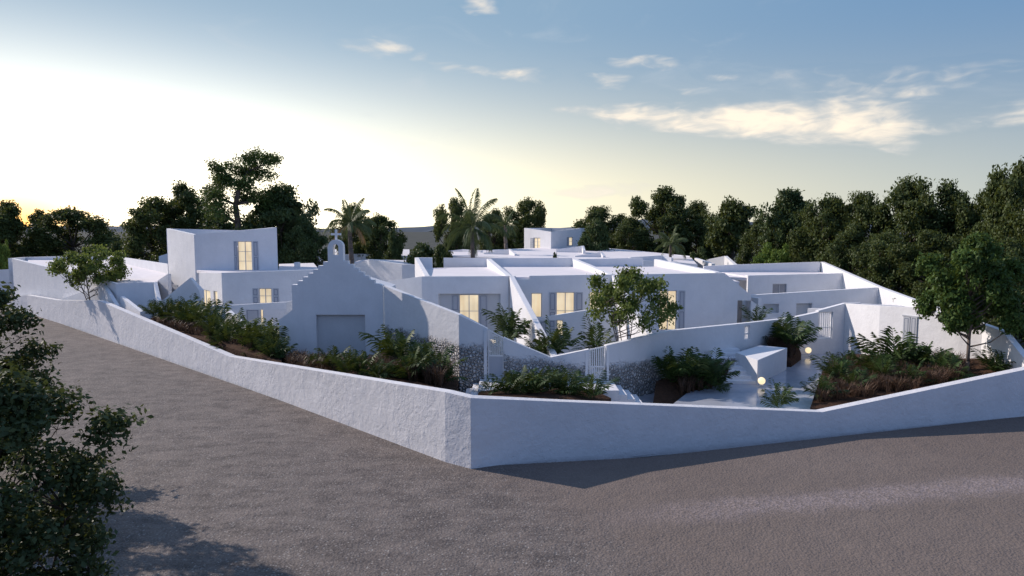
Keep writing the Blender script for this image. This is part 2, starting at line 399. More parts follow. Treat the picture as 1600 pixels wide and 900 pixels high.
def wallmesh(mb, pts, th, zb, holes=None, closed=False):
    """pts world points (top line), holes {segment index: [(a0,a1,z0,z1)]}; returns Seg list"""
    holes = holes or {}
    n = len(pts); segs = [Seg(pts[i], pts[i + 1]) for i in range(n - 1)]
    back = []
    for i in range(n):
        p = Vector((pts[i].x, pts[i].y, 0))
        if i == 0: b = p - segs[0].n * th
        elif i == n - 1: b = p - segs[-1].n * th
        else:
            m = (segs[i - 1].n + segs[i].n).normalized(); k = th / max(.35, m.dot(segs[i].n)); b = p - m * k
        back.append(b)
    for i, s in enumerate(segs):
        H = holes.get(i, [])
        ss = sorted(set([0, s.L] + [h[0] for h in H] + [h[1] for h in H])); zs = sorted(set([h[2] for h in H] + [h[3] for h in H]))
        lev = [zb] + [z for z in zs if z > zb] + [None]
        def top(a): return s.z0 + (s.z1 - s.z0) * a / s.L
        def zz(a, k):
            v = lev[k]; t = top(a); return t if v is None else min(v, t)
        def fr(a, k): q = s.p0 + s.u * a; return (q.x, q.y, zz(a, k))
        def bk(a, k): q = back[i].lerp(back[i + 1], a / s.L); return (q.x, q.y, zz(a, k))
        nc, nr = len(ss) - 1, len(lev) - 1
        def solid(c, r):
            if r < 0 or r >= nr: return False
            if c < 0: return i > 0 and not H_at_edge(c)
            if c >= nc: return i < n - 2
            am = (ss[c] + ss[c + 1]) / 2
            z0 = zz(am, r); z1 = zz(am, r + 1)
            if z1 - z0 < 1e-5: return False
            zm = (z0 + z1) / 2
            return not any(h[0] < am < h[1] and h[2] < zm < h[3] for h in H)
        def H_at_edge(c): return False
        for c in range(nc):
            a, b = ss[c], ss[c + 1]
            for r in range(nr):
                if not solid(c, r): continue
                mb.quad([fr(a, r), fr(b, r), fr(b, r + 1), fr(a, r + 1)])
                mb.quad([bk(b, r), bk(a, r), bk(a, r + 1), bk(b, r + 1)])
                if not solid(c - 1, r): mb.quad([bk(a, r), fr(a, r), fr(a, r + 1), bk(a, r + 1)])
                if not solid(c + 1, r): mb.quad([fr(b, r), bk(b, r), bk(b, r + 1), fr(b, r + 1)])
                if not solid(c, r + 1): mb.quad([fr(a, r + 1), fr(b, r + 1), bk(b, r + 1), bk(a, r + 1)])
                if not solid(c, r - 1): mb.quad([bk(a, r), bk(b, r), fr(b, r), fr(a, r)])
    return segs
def P3(l): return [W(*p) for p in l]
def wall_part(name, parent, pts, th=.35, zb=-.3, mat=None, holes=None, label=None):
    mb = MB(); P = P3(pts); segs0 = [Seg(P[i], P[i + 1]) for i in range(len(P) - 1)]
    hh = {}
    for k, l in (holes or {}).items(): hh[k] = [segs0[k].rect(*r) for r in l]
    segs = wallmesh(mb, P, th, zb, hh)
    o = mb.build(name, mat or M['stucco'], parent)
    if label: o['label'] = label
    return segs
def window(parent, seg, r, cols=2, rows=3, lit=True, shut=(), fw=.05, inset=.14, zmin=None, glass='lit'):
    """pane set back in the opening, frame bars before it; shut: (px0,px1) shutter ranges"""
    a0, a1, z0, z1 = seg.rect(*r)
    fr = MB()
    for (b0, b1, c0, c1) in ((a0, a1, z0, z0 + fw), (a0, a1, z1 - fw, z1)): seg.box(fr, b0, b1, c0, c1, -inset, -inset + .07)
    for b in (a0, a1 - fw): seg.box(fr, b, b + fw, z0 + fw, z1 - fw, -inset, -inset + .07)
    w = (a1 - a0 - 2 * fw) / cols
    for k in range(1, cols):
        x = a0 + fw + w * k; seg.box(fr, x - fw * .55, x + fw * .55, z0 + fw, z1 - fw, -inset + .002, -inset + .06)
    h = (z1 - z0 - 2 * fw) / rows
    for k in range(1, rows):
        z = z0 + fw + h * k; seg.box(fr, a0 + fw, a1 - fw, z - .018, z + .018, -inset + .004, -inset + .045)
    w_o = fr.build('window', M['paint'], parent)
    pm = MB(); seg.box(pm, a0, a1, z0, z1, -inset - .05, -inset - .002)
    pm.build('pane', M[glass if lit else 'dark'], w_o)
    for s_ in shut: shutter(parent, seg, s_[0], s_[1], r[2], r[3])
    return a0, a1, z0, z1
def shutter(parent, seg, px0, px1, py0, py1, panels=2, d=.05):
    a0, a1, z0, z1 = seg.rect(px0, px1, py0, py1)
    mb = MB(); seg.box(mb, a0, a1, z0, z1, .003, d)
    m = min(.09, (a1 - a0) * .18); h = (z1 - z0) / panels
    for k in range(panels):
        b0, b1, c0, c1 = a0 + m, a1 - m, z0 + h * k + m, z0 + h * (k + 1) - m
        w = .035
        for q in ((b0, b1, c0, c0 + w), (b0, b1, c1 - w, c1), (b0, b0 + w, c0, c1), (b1 - w, b1, c0, c1)):
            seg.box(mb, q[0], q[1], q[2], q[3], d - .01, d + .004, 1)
        seg.box(mb, b0 + w * 2, b1 - w * 2, c0 + w * 2, c1 - w * 2, d - .01, d + .008, 0)
    return mb.build('shutter', [M['paint'], M['groove_shade']], parent)
def slab(name, parent, poly, zs, th=.25, mat=None):
    """roof or floor slab from plan points + per-corner z"""
    mb = MB(); n = len(poly)
    if isinstance(zs, (int, float)): zs = [zs] * n
    t = [(p[0], p[1], z) for p, z in zip(poly, zs)]; b = [(p[0], p[1], z - th) for p, z in zip(poly, zs)]
    mb.quad(t); mb.quad(b[::-1])
    for i in range(n):
        j = (i + 1) % n; mb.quad([b[i], b[j], t[j], t[i]])
    return mb.build(name, mat or M['roof'], parent)
def pl(l): return [(W(*p).x, W(*p).y) for p in l]
def plz(l): return [W(*p).z for p in l]

# ------------------------------------------------------------------ ground, road, hills
mb = MB(); mb.quad([(-5000, -400, -.3), (5000, -400, -.3), (5000, 9000, -.3), (-5000, 9000, -.3)])
mb.build('ground', M['earth'], kind='structure')
mb = MB()
rd = [(-140, -60), (140, -60), (140, 60), (34.5, 34.6), (23.9, 31.9), (4.66 + .6, 26.2), (-1.2, 25.2), (-2.4, 25.9), (-51.6, 72.4), (-140, 150)]
# fine sheet so that the surface is a little uneven
mb.quad([(x, y, 0) for x, y in rd]); mb.build('road', M['road'], kind='structure')
def hills(name, ridge, D, depth):
    mb = MB(); random.seed(5); top = []
    for i in range(len(ridge) - 1):
        (x0, y0), (x1, y1) = ridge[i], ridge[i + 1]; N = max(1, int(abs(x1 - x0) / 14))
        for k in range(N): f = k / N; top.append((x0 + (x1 - x0) * f, y0 + (y1 - y0) * f + random.uniform(-.5, .5)))
    top.append(ridge[-1])
    P = [W(x, y, D) for x, y in top]
    for i in range(len(P) - 1):
        a, b = P[i], P[i + 1]
        a0 = Vector((a.x * .8, D - depth, -.4)); b0 = Vector((b.x * .8, D - depth, -.4)); a2 = Vector((a.x * 1.1, D + depth, -.4)); b2 = Vector((b.x * 1.1, D + depth, -.4))
        am = a.lerp(a0, .4) + Vector((0, 0, 4)); bm_ = b.lerp(b0, .4) + Vector((0, 0, 4))
        mb.quad([a0, b0, bm_, am]); mb.quad([am, bm_, b, a]); mb.quad([a, b, b2, a2])
    mb.build(name, M['hill'], kind='structure', smooth=True)
hills('hills', [(-700, 354), (100, 354), (300, 353), (470, 364), (600, 359), (700, 351), (760, 350), (870, 357), (960, 348), (1030, 340), (1100, 344), (1200, 348), (1400, 346), (2300, 350)], 2500, 900)

# ------------------------------------------------------------------ street wall
sw = empty('street_wall', (-1.5, 24.9, 0), 'long low rough white stucco wall following the bend of the road', 'wall')
wall_part('wall', sw, [(-60, 470, 86), (18, 464, 74.5), (42, 461, 71.6), (90, 469, 64.3), (155, 470, 56.6), (358, 557, 39.5), (695, 612.5, 25.65), (735.5, 622, 24.9), (870, 627.5, 26.2), (1285, 644, 29.2), (1600, 578, 32.0), (1760, 545, 33.6), (1900, 560, 35)], .42, -.3, M['street'])

# ------------------------------------------------------------------ garden wall with the two street gates
gw = empty('garden_wall', (0, 36, 0), 'white garden wall with rubble stone foot, dipping between the two barred street gates', 'wall')
GW = [(600, 446.5, 41), (717, 492, 36), (755, 510, 36), (792, 530, 35.9), (860, 558.5, 35.7), (915, 547, 35.6), (952, 539, 35.5), (1050, 516.5, 38.4), (1175, 504, 42.6), (1222, 498.5, 45.6)]
gates = {2: [(756.5, 790, 514.5 + 22, 592)], }
mbx = MB(); P = P3(GW); sg = [Seg(P[i], P[i + 1]) for i in range(len(P) - 1)]
hol = {2: [sg[2].rect(762, 787, 500, 592)], 5: [sg[5].rect(920, 947, 530, 594)], 7: [sg[7].rect(1163, 1172, 509, 531)]}
# the gates stand in openings that reach nearly to the wall top
wallmesh(mbx, P, .32, -.3, hol); mbx.build('wall', M['stone'], gw)
def gate(parent, seg, r, panel_h=0.0, n=7, label=None, name='gate', slope=False):
    a0, a1, z0, z1 = seg.rect(*r); f = MB(); w = .06
    tz = (lambda a: seg.z0 + (seg.z1 - seg.z0) * a / seg.L - .03) if slope else (lambda a: z1)
    seg.box(f, a0, a0 + w, z0, min(tz(a0), tz(a0 + w)), -.2, -.12); seg.box(f, a1 - w, a1, z0, min(tz(a1), tz(a1 - w)), -.2, -.12)
    f.hexa([seg.pt(a0 + w, -.12, tz(a0 + w) - w), seg.pt(a1 - w, -.12, tz(a1 - w) - w), seg.pt(a1 - w, -.2, tz(a1 - w) - w), seg.pt(a0 + w, -.2, tz(a0 + w) - w)],
           [seg.pt(a0 + w, -.12, tz(a0 + w)), seg.pt(a1 - w, -.12, tz(a1 - w)), seg.pt(a1 - w, -.2, tz(a1 - w)), seg.pt(a0 + w, -.2, tz(a0 + w))]); seg.box(f, a0 + w, a1 - w, z0, z0 + w, -.2, -.12)
    zm = z0 + (z1 - z0) * (panel_h or .42)
    seg.box(f, a0 + w, a1 - w, zm - w / 2, zm + w / 2, -.2, -.12)
    o = f.build(name, M['metal'], parent)
    if label: o['label'] = label
    for k in range(n):
        b = MB(); x = a0 + w + (a1 - a0 - 2 * w) * (k + .5) / n
        seg.box(b, x - .03, x + .03, (zm + w / 2) if panel_h else z0 + w, tz(x) - w, -.175, -.145); b.build('bar', M['metal'], o)
    if panel_h:
        b = MB(); seg.box(b, a0 + w, a1 - w, z0 + w, zm - w / 2, -.18, -.14); b.build('panel', M['paint'], o)
    return a0, a1, z0, z1
gate(gw, sg[2], (762, 787, 524, 592), .52, 7, slope=True)
gate(gw, sg[5], (920, 947, 546, 594), 0, 8, slope=True)
gate(gw, sg[7], (1163, 1172, 509, 531), 0, 4, name='window_grille')
# pilasters beside the gates
for k, (x0, x1, y0, y1) in ((2, (756, 761, 515, 592)), (5, (914.5, 919, 549, 594)), (5, (948, 951.5, 543, 594))):
    a0, a1, z0, z1 = sg[k].rect(x0, x1, y0, y1); b = MB(); sg[k].box(b, a0, a1, z0, z1, .003, .05); b.build('gate_surround', M['smooth'], gw)

# landings and steps
def stairs(label, boxes, name='steps', cat='steps'):
    e = None
    mb = MB()
    for (x0, x1, y0, y1, z0, z1) in boxes: mb.hexa([(x0, y0, z0), (x1, y0, z0), (x1, y1, z0), (x0, y1, z0)], [(x0, y0, z1), (x1, y0, z1), (x1, y1, z1), (x0, y1, z1)])
    o = mb.build(name, M['smooth'], merge=False); return tag(o, label, cat)
gz = W(775, 592, 36).z
xl = W(756, 592, 36).x
stairs('white steps and landing rising to the left street gate', [(xl - .2, xl + 2.6, 33.4, 35.97, -.28, gz), (xl - .55, xl - .205, 33.2, 35.9, -.28, gz - .22), (xl - .9, xl - .555, 33.0, 35.7, -.28, gz - .44), (xl - 1.25, xl - .905, 32.8, 35.5, -.28, gz - .66)])
xr = W(947, 594, 35.5).x; gz2 = W(935, 594, 35.6).z
stairs('white steps and landing falling away right of the middle gate', [(xr - 2.2, xr + .35, 33.3, 35.45, -.28, gz2), (xr + .355, xr + .75, 33.3, 35.4, -.28, gz2 - .22), (xr + .755, xr + 1.15, 33.3, 35.3, -.28, gz2 - .44), (xr + 1.155, xr + 1.55, 33.3, 35.2, -.28, gz2 - .66)])

# ------------------------------------------------------------------ chapel
ch = empty('chapel', W(520, 600, 41), 'white chapel front with stepped gable, bell arch and small cross', 'chapel')
s = Seg(W(436, 480, 41), W(598, 480, 41))
def az_(px, py): return s.hit(px, py)
left = [(436, 500), (457, 484), (457, 445), (465, 445), (465, 439), (473, 439), (473, 433), (481.5, 433), (481.5, 427), (489.5, 427), (489.5, 421), (497, 421), (497, 415), (505, 415), (505, 409), (512.3, 409)]
arch = [(512.3, 387)] + [(524 - 11.7 * math.cos(t), 386 - 11.5 * math.sin(t)) for t in [math.pi * k / 12 for k in range(1, 12)]] + [(535.7, 387)]
right = [(535.7, 408), (543.5, 408), (543.5, 413), (552, 413), (552, 419), (560, 419), (560, 425.5), (568, 425.5), (568, 431.5), (576.5, 431.5), (576.5, 437.5), (585, 437.5), (585, 443.5), (592, 443.5), (598, 446)]
outl = left + arch + right
top = [az_(x, y) for x, y in outl]
# exact verticals
import bmesh
def plate(name, parent, seg, outline, hole, d0, d1, zb, mat):
    """vertical plate with outline top (list of a,z), going down to zb, with optional loop hole"""
    me = bpy.data.meshes.new(name); bm = bmesh.new()
    loop = [(outline[0][0], zb)] + outline + [(outline[-1][0], zb)]
    def ring(pts, d): return [bm.verts.new(seg.pt(a, d, z)) for a, z in pts]
    A = ring(loop, d1); edges = [bm.edges.new((A[i], A[(i + 1) % len(A)])) for i in range(len(A))]
    for hl in hole:
        Hh = ring(hl, d1); edges += [bm.edges.new((Hh[i], Hh[(i + 1) % len(Hh)])) for i in range(len(Hh))]
    bmesh.ops.triangle_fill(bm, edges=edges, use_beauty=True)
    ret = bmesh.ops.extrude_face_region(bm, geom=list(bm.faces)); dv = -seg.n * (d1 - d0)
    for v in [q for q in ret['geom'] if isinstance(q, bmesh.types.BMVert)]: v.co += dv
    bmesh.ops.recalc_face_normals(bm, faces=bm.faces)
    off = wloc(parent)
    for v in bm.verts: v.co -= off
    bm.to_mesh(me); bm.free(); me.materials.append(mat)
    o = bpy.data.objects.new(name, me); COL.objects.link(o); o.parent = parent; return o
def snap(seq):
    r = [list(q) for q in seq]
    for i in range(len(outl) - 1):
        if abs(outl[i][0] - outl[i + 1][0]) < .01 : r[i + 1][0] = r[i][0]
        elif abs(outl[i][1] - outl[i + 1][1]) < .01: r[i + 1][1] = r[i][1]
    return [tuple(q) for q in r]
top = snap(top)
bh = [az_(519.8, 398.5), az_(528.6, 398.5)] + [az_(524.2 + 4.4 * math.cos(t), 387 - 5.5 * math.sin(t)) for t in [math.pi * k / 10 for k in range(11)]]
a0, a1, zd0, zd1 = s.rect(495, 571, 492, 575)
nh = [(a0, zd0), (a1, zd0), (a1, zd1), (a0, zd1)]
plate('facade', ch, s, top, [bh, nh], -.5, 0, -.25, M['smooth'])
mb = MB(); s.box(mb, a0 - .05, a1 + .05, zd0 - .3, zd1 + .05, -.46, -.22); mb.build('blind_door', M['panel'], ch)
c = s.hit(523.6, 375.2); mb = MB(); cz = c[1]; t_ = s.hit(523.6, 358.5)[1]; w_ = .06
s.box(mb, c[0] - w_, c[0] + w_, cz - .12, t_, -.31, -.19)
zc = s.hit(523.6, 366)[1]; s.box(mb, c[0] - .30, c[0] - w_ - .001, zc - w_, zc + w_, -.31, -.19); s.box(mb, c[0] + w_ + .001, c[0] + .30, zc - w_, zc + w_, -.31, -.19)
mb.build('cross', M['metal'], ch, merge=False)
# nave behind the front, stepped gable hides it
mb = MB(); q0, z0 = s.hit(462, 470); q1, _ = s.hit(588, 470)
zt = s.hit(520, 440)[1]; qm = (q0 + q1) / 2
prof = [(q0, -.25), (q1, -.25), (q1, s.hit(590, 460)[1]), (qm, zt), (q0, s.hit(460, 462)[1])]
fa = [s.pt(a, -.52, z) for a, z in prof]; bk_ = [s.pt(a, -7, z) for a, z in prof]
mb.quad(fa); mb.quad(bk_[::-1])
for i in range(5): j = (i + 1) % 5; mb.quad([fa[i], bk_[i], bk_[j], fa[j]])
mb.build('nave', M['smooth'], ch)

# ------------------------------------------------------------------ front row of houses
DF, DB = 50, 64
h1 = empty('row_house', W(720, 560, DF), 'white flat-roofed house left of the sloping fin wall, wide shuttered window lit', 'house', 'row of white flat-roofed houses')
win1 = (717.5, 748.5, 460, 512)
rec1 = (685, 782, 459, 530)
S1 = wall_part('wall', h1, [(600, 440, 52), (659, 432, DF), (795, 431.5, DF)], .4, -.3, M['smooth'], {1: [rec1]})
a0, a1, z0, z1 = S1[1].rect(*rec1)
sr = Seg(Vector(S1[1].pt(0, -.28, 6)), Vector(S1[1].pt(S1[1].L, -.28, 6)))
mb = MB(); w0, w1, wz0, wz1 = sr.rect(*win1)
for q in ((a0 - .05, w0, z0, z1 + .05), (w1, a1 + .05, z0, z1 + .05), (w0, w1, wz1, z1 + .05)): sr.box(mb, q[0], q[1], q[2], q[3], -.09, 0)
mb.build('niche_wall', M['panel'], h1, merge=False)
window(h1, sr, win1, 2, 2, shut=((705.5, 717), (749, 762)), inset=.05)
SL = wall_part('side_parapet', h1, [(648, 402.5, 62), (664, 431, 50.5)], .35, -.3, M['smooth'])
wall_part('rear_parapet', h1, [(650, 402.5, 62), (675, 402.5, 62)], .35, 0, M['smooth'])
wall_part('rear_parapet', h1, [(693, 403, DB), (760, 403.5, DB)], .35, 0, M['smooth'])
roofpoly = lambda a, b, c, d: pl([a, b, c, d])
ZR = 5.35
slab('roof', h1, pl([(662, 432, 50.2), (793, 432, 50.2), (762, 404, 64), (655, 404, 62)]), ZR)
h2 = empty('row_house', W(870, 560, DF), 'white flat-roofed house between the two sloping fin walls, three lit windows', 'house', 'row of white flat-roofed houses')
W2 = [(824.5, 846.5, 458, 496), (869, 897.5, 456.5, 515), (921, 943, 456, 515)]
S2 = wall_part('wall', h2, [(796, 431.5, DF), (806, 431.5, DF), (806.05, 436.2, DF), (827, 436, DF), (827.05, 431, DF), (956, 429, DF)], .4, -.3, M['smooth'], {3: [(824.5, 827, 458, 496)] if 0 else [], 4: [(830, 846.5, 458, 496), W2[1], W2[2]], })
window(h2, S2[4], (830, 846.5, 458, 496), 1, 1)
window(h2, S2[4], W2[1], 2, 2, shut=((858, 868.5), (899, 910.5)))
window(h2, S2[4], W2[2], 1, 1)
wall_part('party_wall', h2, [(760, 404, DB), (791.5, 431.3, 50.3)], .42, ZR - .4, M['smooth'])
wall_part('rear_parapet', h2, [(766, 403.5, DB), (894, 403, DB)], .35, 0, M['smooth'])
slab('roof', h2, pl([(799, 431, 50.3), (951, 431, 50.3), (894, 404, 64), (764, 404, 64)]), ZR + .02)
F1 = wall_part('fin_wall', h2, [(796, 431.8, 49.9), (862, 556.5, 36.3)], .36, -.3, M['smooth'], label='white wall with steeply sloping top running down to the garden wall')
h3 = empty('row_house', W(1040, 560, DF), 'white flat-roofed house behind the garden tree, right end of the front row', 'house', 'row of white flat-roofed houses')
W3 = (1030, 1057, 454, 516)
S3 = wall_part('wall', h3, [(966, 429, DF), (1132, 426.5, DF), (1216, 497, 49.6)], .4, -.3, M['smooth'], {0: [W3], 1: [(1152, 1173, 469.5, 506)]})
S4 = S3[1:]
window(h3, S3[0], W3, 2, 3, shut=((1060, 1070),))
wall_part('party_wall', h3, [(894, 404.5, DB), (952, 428.7, 50.3)], .42, ZR - .4, M['smooth'])
wall_part('rear_parapet', h3, [(900, 405, DB), (1004, 403, DB), (1005, 410, DB + .1)], .35, 0, M['smooth'])
wall_part('end_wall', h3, [(1022, 405, 65), (1118, 425, 51)], .42, ZR - .4, M['smooth'])
slab('roof', h3, pl([(958, 429, 50.3), (1128, 427, 50.3), (1028, 404, 64), (898, 404, 64)]), ZR + .04)
wall_part('fin_wall', h3, [(956, 429.5, 49.9), (1012, 524, 38.8)], .36, -.3, M['smooth'])
a0, a1, z0, z1 = S4[0].rect(1152, 1173, 469.5, 506)
wall_part('courtyard_wall', h3, [(1142, 460, 53.5), (1185, 466, 50.8)], .3, -.3, M['smooth'])
slab('roof', h3, [(S4[0].pt(0, -.5, 0)[0], S4[0].pt(0, -.5, 0)[1]), (S4[0].pt(1.2, -.5, 0)[0], S4[0].pt(1.2, -.5, 0)[1]), (17.5, 60), (13.5, 62)], ZR - .3)
# low courtyard wing before the middle house
cw = empty('courtyard_wing', W(890, 560, 44), 'low white courtyard wall with sloping top and slit window before the middle house', 'wall')
SC = wall_part('wall', cw, [(822, 500, 46), (914, 485, 44.5), (960, 480, 44.5)], .3, -.3, M['smooth'], {0: [(869, 879.5, 500, 524)]})
window(cw, SC[0], (869, 879.5, 500, 524), 1, 2, shut=((858, 868),))
shutter(cw, SC[0], 844, 855, 501, 545, panels=1)

# ------------------------------------------------------------------ right-hand house
rh = empty('courtyard_house', W(1240, 560, 56), 'wide white house with stepped courtyard walls at the right edge of the compound', 'house')
SB = wall_part('upper_wall', rh, [(1169, 430.5, 60), (1317, 427, 60)], .35, -.3, M['smooth'], {0: [(1207, 1229, 443.5, 462)]})
window(rh, SB[0], (1207, 1229, 443.5, 462), 2, 1, lit=False)
wall_part('end_wall', rh, [(1153, 428.5, 66), (1169, 430.3, 60.1)], .35, -.3, M['smooth'])
SCc = wall_part('lower_wall', rh, [(1160, 462, 52), (1373, 449.3, 52)], .35, -.3, M['smooth'], {0: [(1193, 1217, 475, 489), (1244, 1268.5, 474, 500)]})
for r_ in ((1193, 1217, 475, 489), (1244, 1268.5, 474, 500)):
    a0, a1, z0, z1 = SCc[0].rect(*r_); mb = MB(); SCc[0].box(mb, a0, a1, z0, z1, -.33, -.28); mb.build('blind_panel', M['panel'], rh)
SBd = wall_part('boundary_wall', rh, [(1282.5, 409, 66.5), (1317, 424, 60), (1373, 448.5, 52), (1431, 470, 45.6), (1565, 517, 35.9), (1602, 562, 33.7)], .34, -.3, M['smooth'])
wall_part('rear_parapet', rh, [(1100, 416, 66.3), (1150, 413.5, 66.3), (1282, 409.2, 66.3)], .3, 0, M['smooth'])
slab('roof', rh, pl([(1169, 430, 60.3), (1316, 430, 60.3), (1283, 412, 66.3), (1125, 412, 66.3)]), 4.72)
slab('roof', rh, pl([(1100, 430, 62), (1168, 430, 60.3), (1135, 412, 67), (1060, 412, 67)]), 4.6)
# annex with shuttered window
an = empty('annex', W(1400, 590, 43), 'rough white annex with small shuttered window behind the planting at the right', 'annex')
SA = wall_part('wall', an, [(1222.5, 498.6, 45.9), (1241, 496, 46.6), (1321, 474, 47)], .34, -.3, M['stucco'], {1: [(1278.5, 1301, 487.5, 529)]})
gate(an, SA[1], (1278.5, 1301, 487.5, 529), 0, 6, name='window_grille')
SA2 = wall_part('sunlit_wall', an, [(1321, 474, 47), (1375, 477.5, 43.3), (1432, 480.5, 41), (1500, 497, 38.7), (1552, 522, 37.2)], .34, -.3, M['stucco'])
shutter(an, SA2[1], 1411.5, 1421.8, 495, 534, panels=1); shutter(an, SA2[1], 1423, 1433, 495.3, 535, panels=1)
mb = MB(); a0, a1, z0, z1 = SA2[1].rect(1410.5, 1434.5, 493, 495); SA2[1].box(mb, a0, a1, z0, z1, .003, .06); mb.build('window_frame', M['paint'], an)
A = SA2[0].p0; wall_part('sun_catching_wall', an, [(1262, 482, 50.6), (1316, 482, 48.9)], .25, -.3, M['smooth'])  # wall added behind the grille, angled to catch the sun
slab('roof', an, [(W(1323, 474, 47.2).x, 47.6), (SA2[2].p0.x + .3, SA2[2].p0.y + .3), (26.2, 41), (27.2, 47.8)], 3.5)
wall_part('rear_parapet', an, [(1321, 473.5, 48.5), (1345, 472.8, 48.5), (1345.1, 474.6, 48.5), (1431, 479, 47)], .25, 2, M['smooth'])

# ------------------------------------------------------------------ tower house
th = empty('tower_house', W(370, 560, 58), 'white house with square tower, tall lit window and folding roof edge', 'house')
TW = (371.5, 394.5, 377, 424)
ST = wall_part('tower_wall', th, [(260, 357, 66), (303, 366.5, 60), (432.5, 355.3, 60), (427, 356.5, 66.5), (375, 359.8, 67), (262, 357.2, 66.3)], .35, -.3, M['stucco'], {1: [TW]})
window(th, ST[1], TW, 2, 3, shut=((396, 404),)); shutter(th, ST[1], 366, 371, 377, 424)
slab('roof', th, pl([(264, 370, 65.8), (304, 370, 60.4), (431, 370, 60.4), (424, 370, 66)]), 7.3)
LW = (404.5, 424.5, 450.5, 474.5)
SLw = wall_part('wing_wall', th, [(311, 426.5, 58.5), (346, 426.3, 54), (492, 421.5, 54)], .35, -.3, M['stucco'], {0: [(312.5, 329, 453, 482), (334, 340, 455, 480)], 1: [LW, (406.5, 411.5, 483, 508)]})
window(th, SLw[1], LW, 2, 2, shut=((395, 404), (427, 436)))
window(th, SLw[0], (312.5, 329, 453, 482), 2, 1); window(th, SLw[0], (334, 340, 455, 480), 1, 1)
window(th, SLw[1], (406.5, 411.5, 483, 508), 1, 2)
shutter(th, SLw[1], 385, 405.5, 483, 510, panels=1)
slab('roof', th, pl([(313, 428, 58.7), (347, 428, 54.4), (505, 428, 54.4), (490, 410, 72), (436, 410, 70), (435, 415, 60.2), (306, 420, 60.2)]), W(400, 428, 54).z - .05)
wall_part('terrace_wall', th, [(352, 477.5, 51.5), (455, 471.5, 51.5)], .25, W(400, 484, 51.5).z, M['smooth'])
wall_part('fin_wall', th, [(241, 480, 53.5), (297, 434, 52.5), (311, 454, 52.4), (311.6, 479, 52.36)], .28, -.3, M['smooth'])
shutter(th, Seg(W(262, 430, 63.9), W(303, 430, 60.05)), 270, 279, 444.5, 452)
wall_part('chimney', th, [(459.5, 410, 62), (466, 410, 62)], .6, 3, M['smooth'])
wall_part('fin_wall', th, [(245, 480.5, 55), (347, 477.5, 51.5), (396, 521, 46)], .28, -.3, M['smooth'])
wall_part('garden_fin', th, [(397, 521, 46.5), (423, 499, 46), (424.5, 499, 46)], .25, -.3, M['smooth'])
wall_part('stone_foot', th, [(425.5, 516, 46.3), (440, 516, 46.3)], .25, -.3, M['stone'])
wall_part('garden_fin', th, [(447, 472, 47), (457.5, 470, 47)], .25, -.3, M['smooth'])
wall_part('link_wall', th, [(242, 441, 62), (262, 428, 60.6)], .3, -.3, M['stucco'])

# ------------------------------------------------------------------ left house
lh = empty('low_house', W(120, 560, 70), 'long low white house with flat roof at the far left behind the small tree', 'house')
wall_part('front_wall', lh, [(18, 404, 76), (79, 418.5, 68.5), (181, 443, 59)], .35, -.3, M['stucco'])
wall_part('south_wall', lh, [(181, 443, 59), (240, 441, 59), (247, 474, 56)], .3, -.3, M['smooth'])
wall_part('rear_parapet', lh, [(18.5, 403.5, 76.4), (40, 402, 92), (168, 398.5, 92)], .35, 0, M['smooth'])
wall_part('east_parapet', lh, [(168, 398.8, 92), (262, 413, 67)], .35, 0, M['smooth'])
slab('roof', lh, pl([(20, 410, 76.2), (80, 420, 69), (183, 445, 59.3), (240, 443, 59.3), (262, 420, 67), (170, 400, 92), (41, 402, 92)]), [4.35, 4.2, 4.1, 4.1, 4.5, 4.7, 4.7])
wall_part('fin_wall', lh, [(92, 468, 66.2), (161, 445, 60.2), (181, 478, 56.5)], .3, -.3, M['smooth'])
wall_part('fin_wall', lh, [(188, 463, 56.5), (219, 487, 53)], .3, -.3, M['smooth'])
for nm, pts, lab in (('far_wall', [(-60, 424, 84), (0, 421.5, 84), (19, 420, 84)], 'low white wall at the left picture edge behind the low house'),
                     ('far_wall', [(189, 398, 100), (228, 394.5, 100)], 'pale wall slab seen above the low house roof, left of the tower'),
                     ('far_wall', [(168, 396, 108), (180, 395, 108)], 'tiny wall stub above the low house roof behind the small tree'),
                     ('far_wall', [(248, 400.5, 84), (262, 396, 84)], 'short white wall close against the left side of the tower')):
    e = empty('garden_wall', W(pts[0][0], 440, pts[0][2]), lab, 'wall'); wall_part('wall', e, pts, .4, -.3, M['smooth'])

# ------------------------------------------------------------------ far houses
fh = empty('gabled_house', W(590, 440, 74), 'small white house with folded roof right of the chapel gable', 'house')
wall_part('wall', fh, [(540, 421, 80), (577, 405, 76), (628, 413, 73), (660, 414, 72)], .3, -.3, M['stucco'])
slab('roof', fh, pl([(542, 420, 80.4), (577, 407, 76.4), (655, 414, 72.5), (650, 410, 86), (560, 410, 92)]), [4.6, 5.5, 4.9, 4.9, 4.6])
f2 = empty('flat_roofed_house', W(560, 440, 100), 'long white flat roof behind the chapel bell arch', 'house')
wall_part('wall', f2, [(486, 400.5, 98), (560, 396.5, 100), (640, 400, 97)], .4, -.3, M['smooth'])
slab('roof', f2, pl([(488, 402, 98.5), (560, 400, 100.5), (640, 402, 97.5), (640, 396, 118), (490, 396, 118)]), [4.6, 5.0, 4.6, 5.3, 5.3])
wall_part('chimney', f2, [(486, 392, 96), (496, 392, 96)], 1.0, 3, M['smooth'])
wall_part('rear_parapet', f2, [(590, 399.5, 110), (612, 400.5, 110)], .4, 3, M['smooth'])
f3 = empty('folded_roof_house', W(880, 440, 90), 'wide white roof folded into low ridges behind the front row', 'house')
wall_part('wall', f3, [(700, 399, 84), (742, 399, 84), (880, 407, 76), (1002, 407, 74), (1060, 410, 73), (1090, 413, 73)], .4, -.3, M['smooth'])
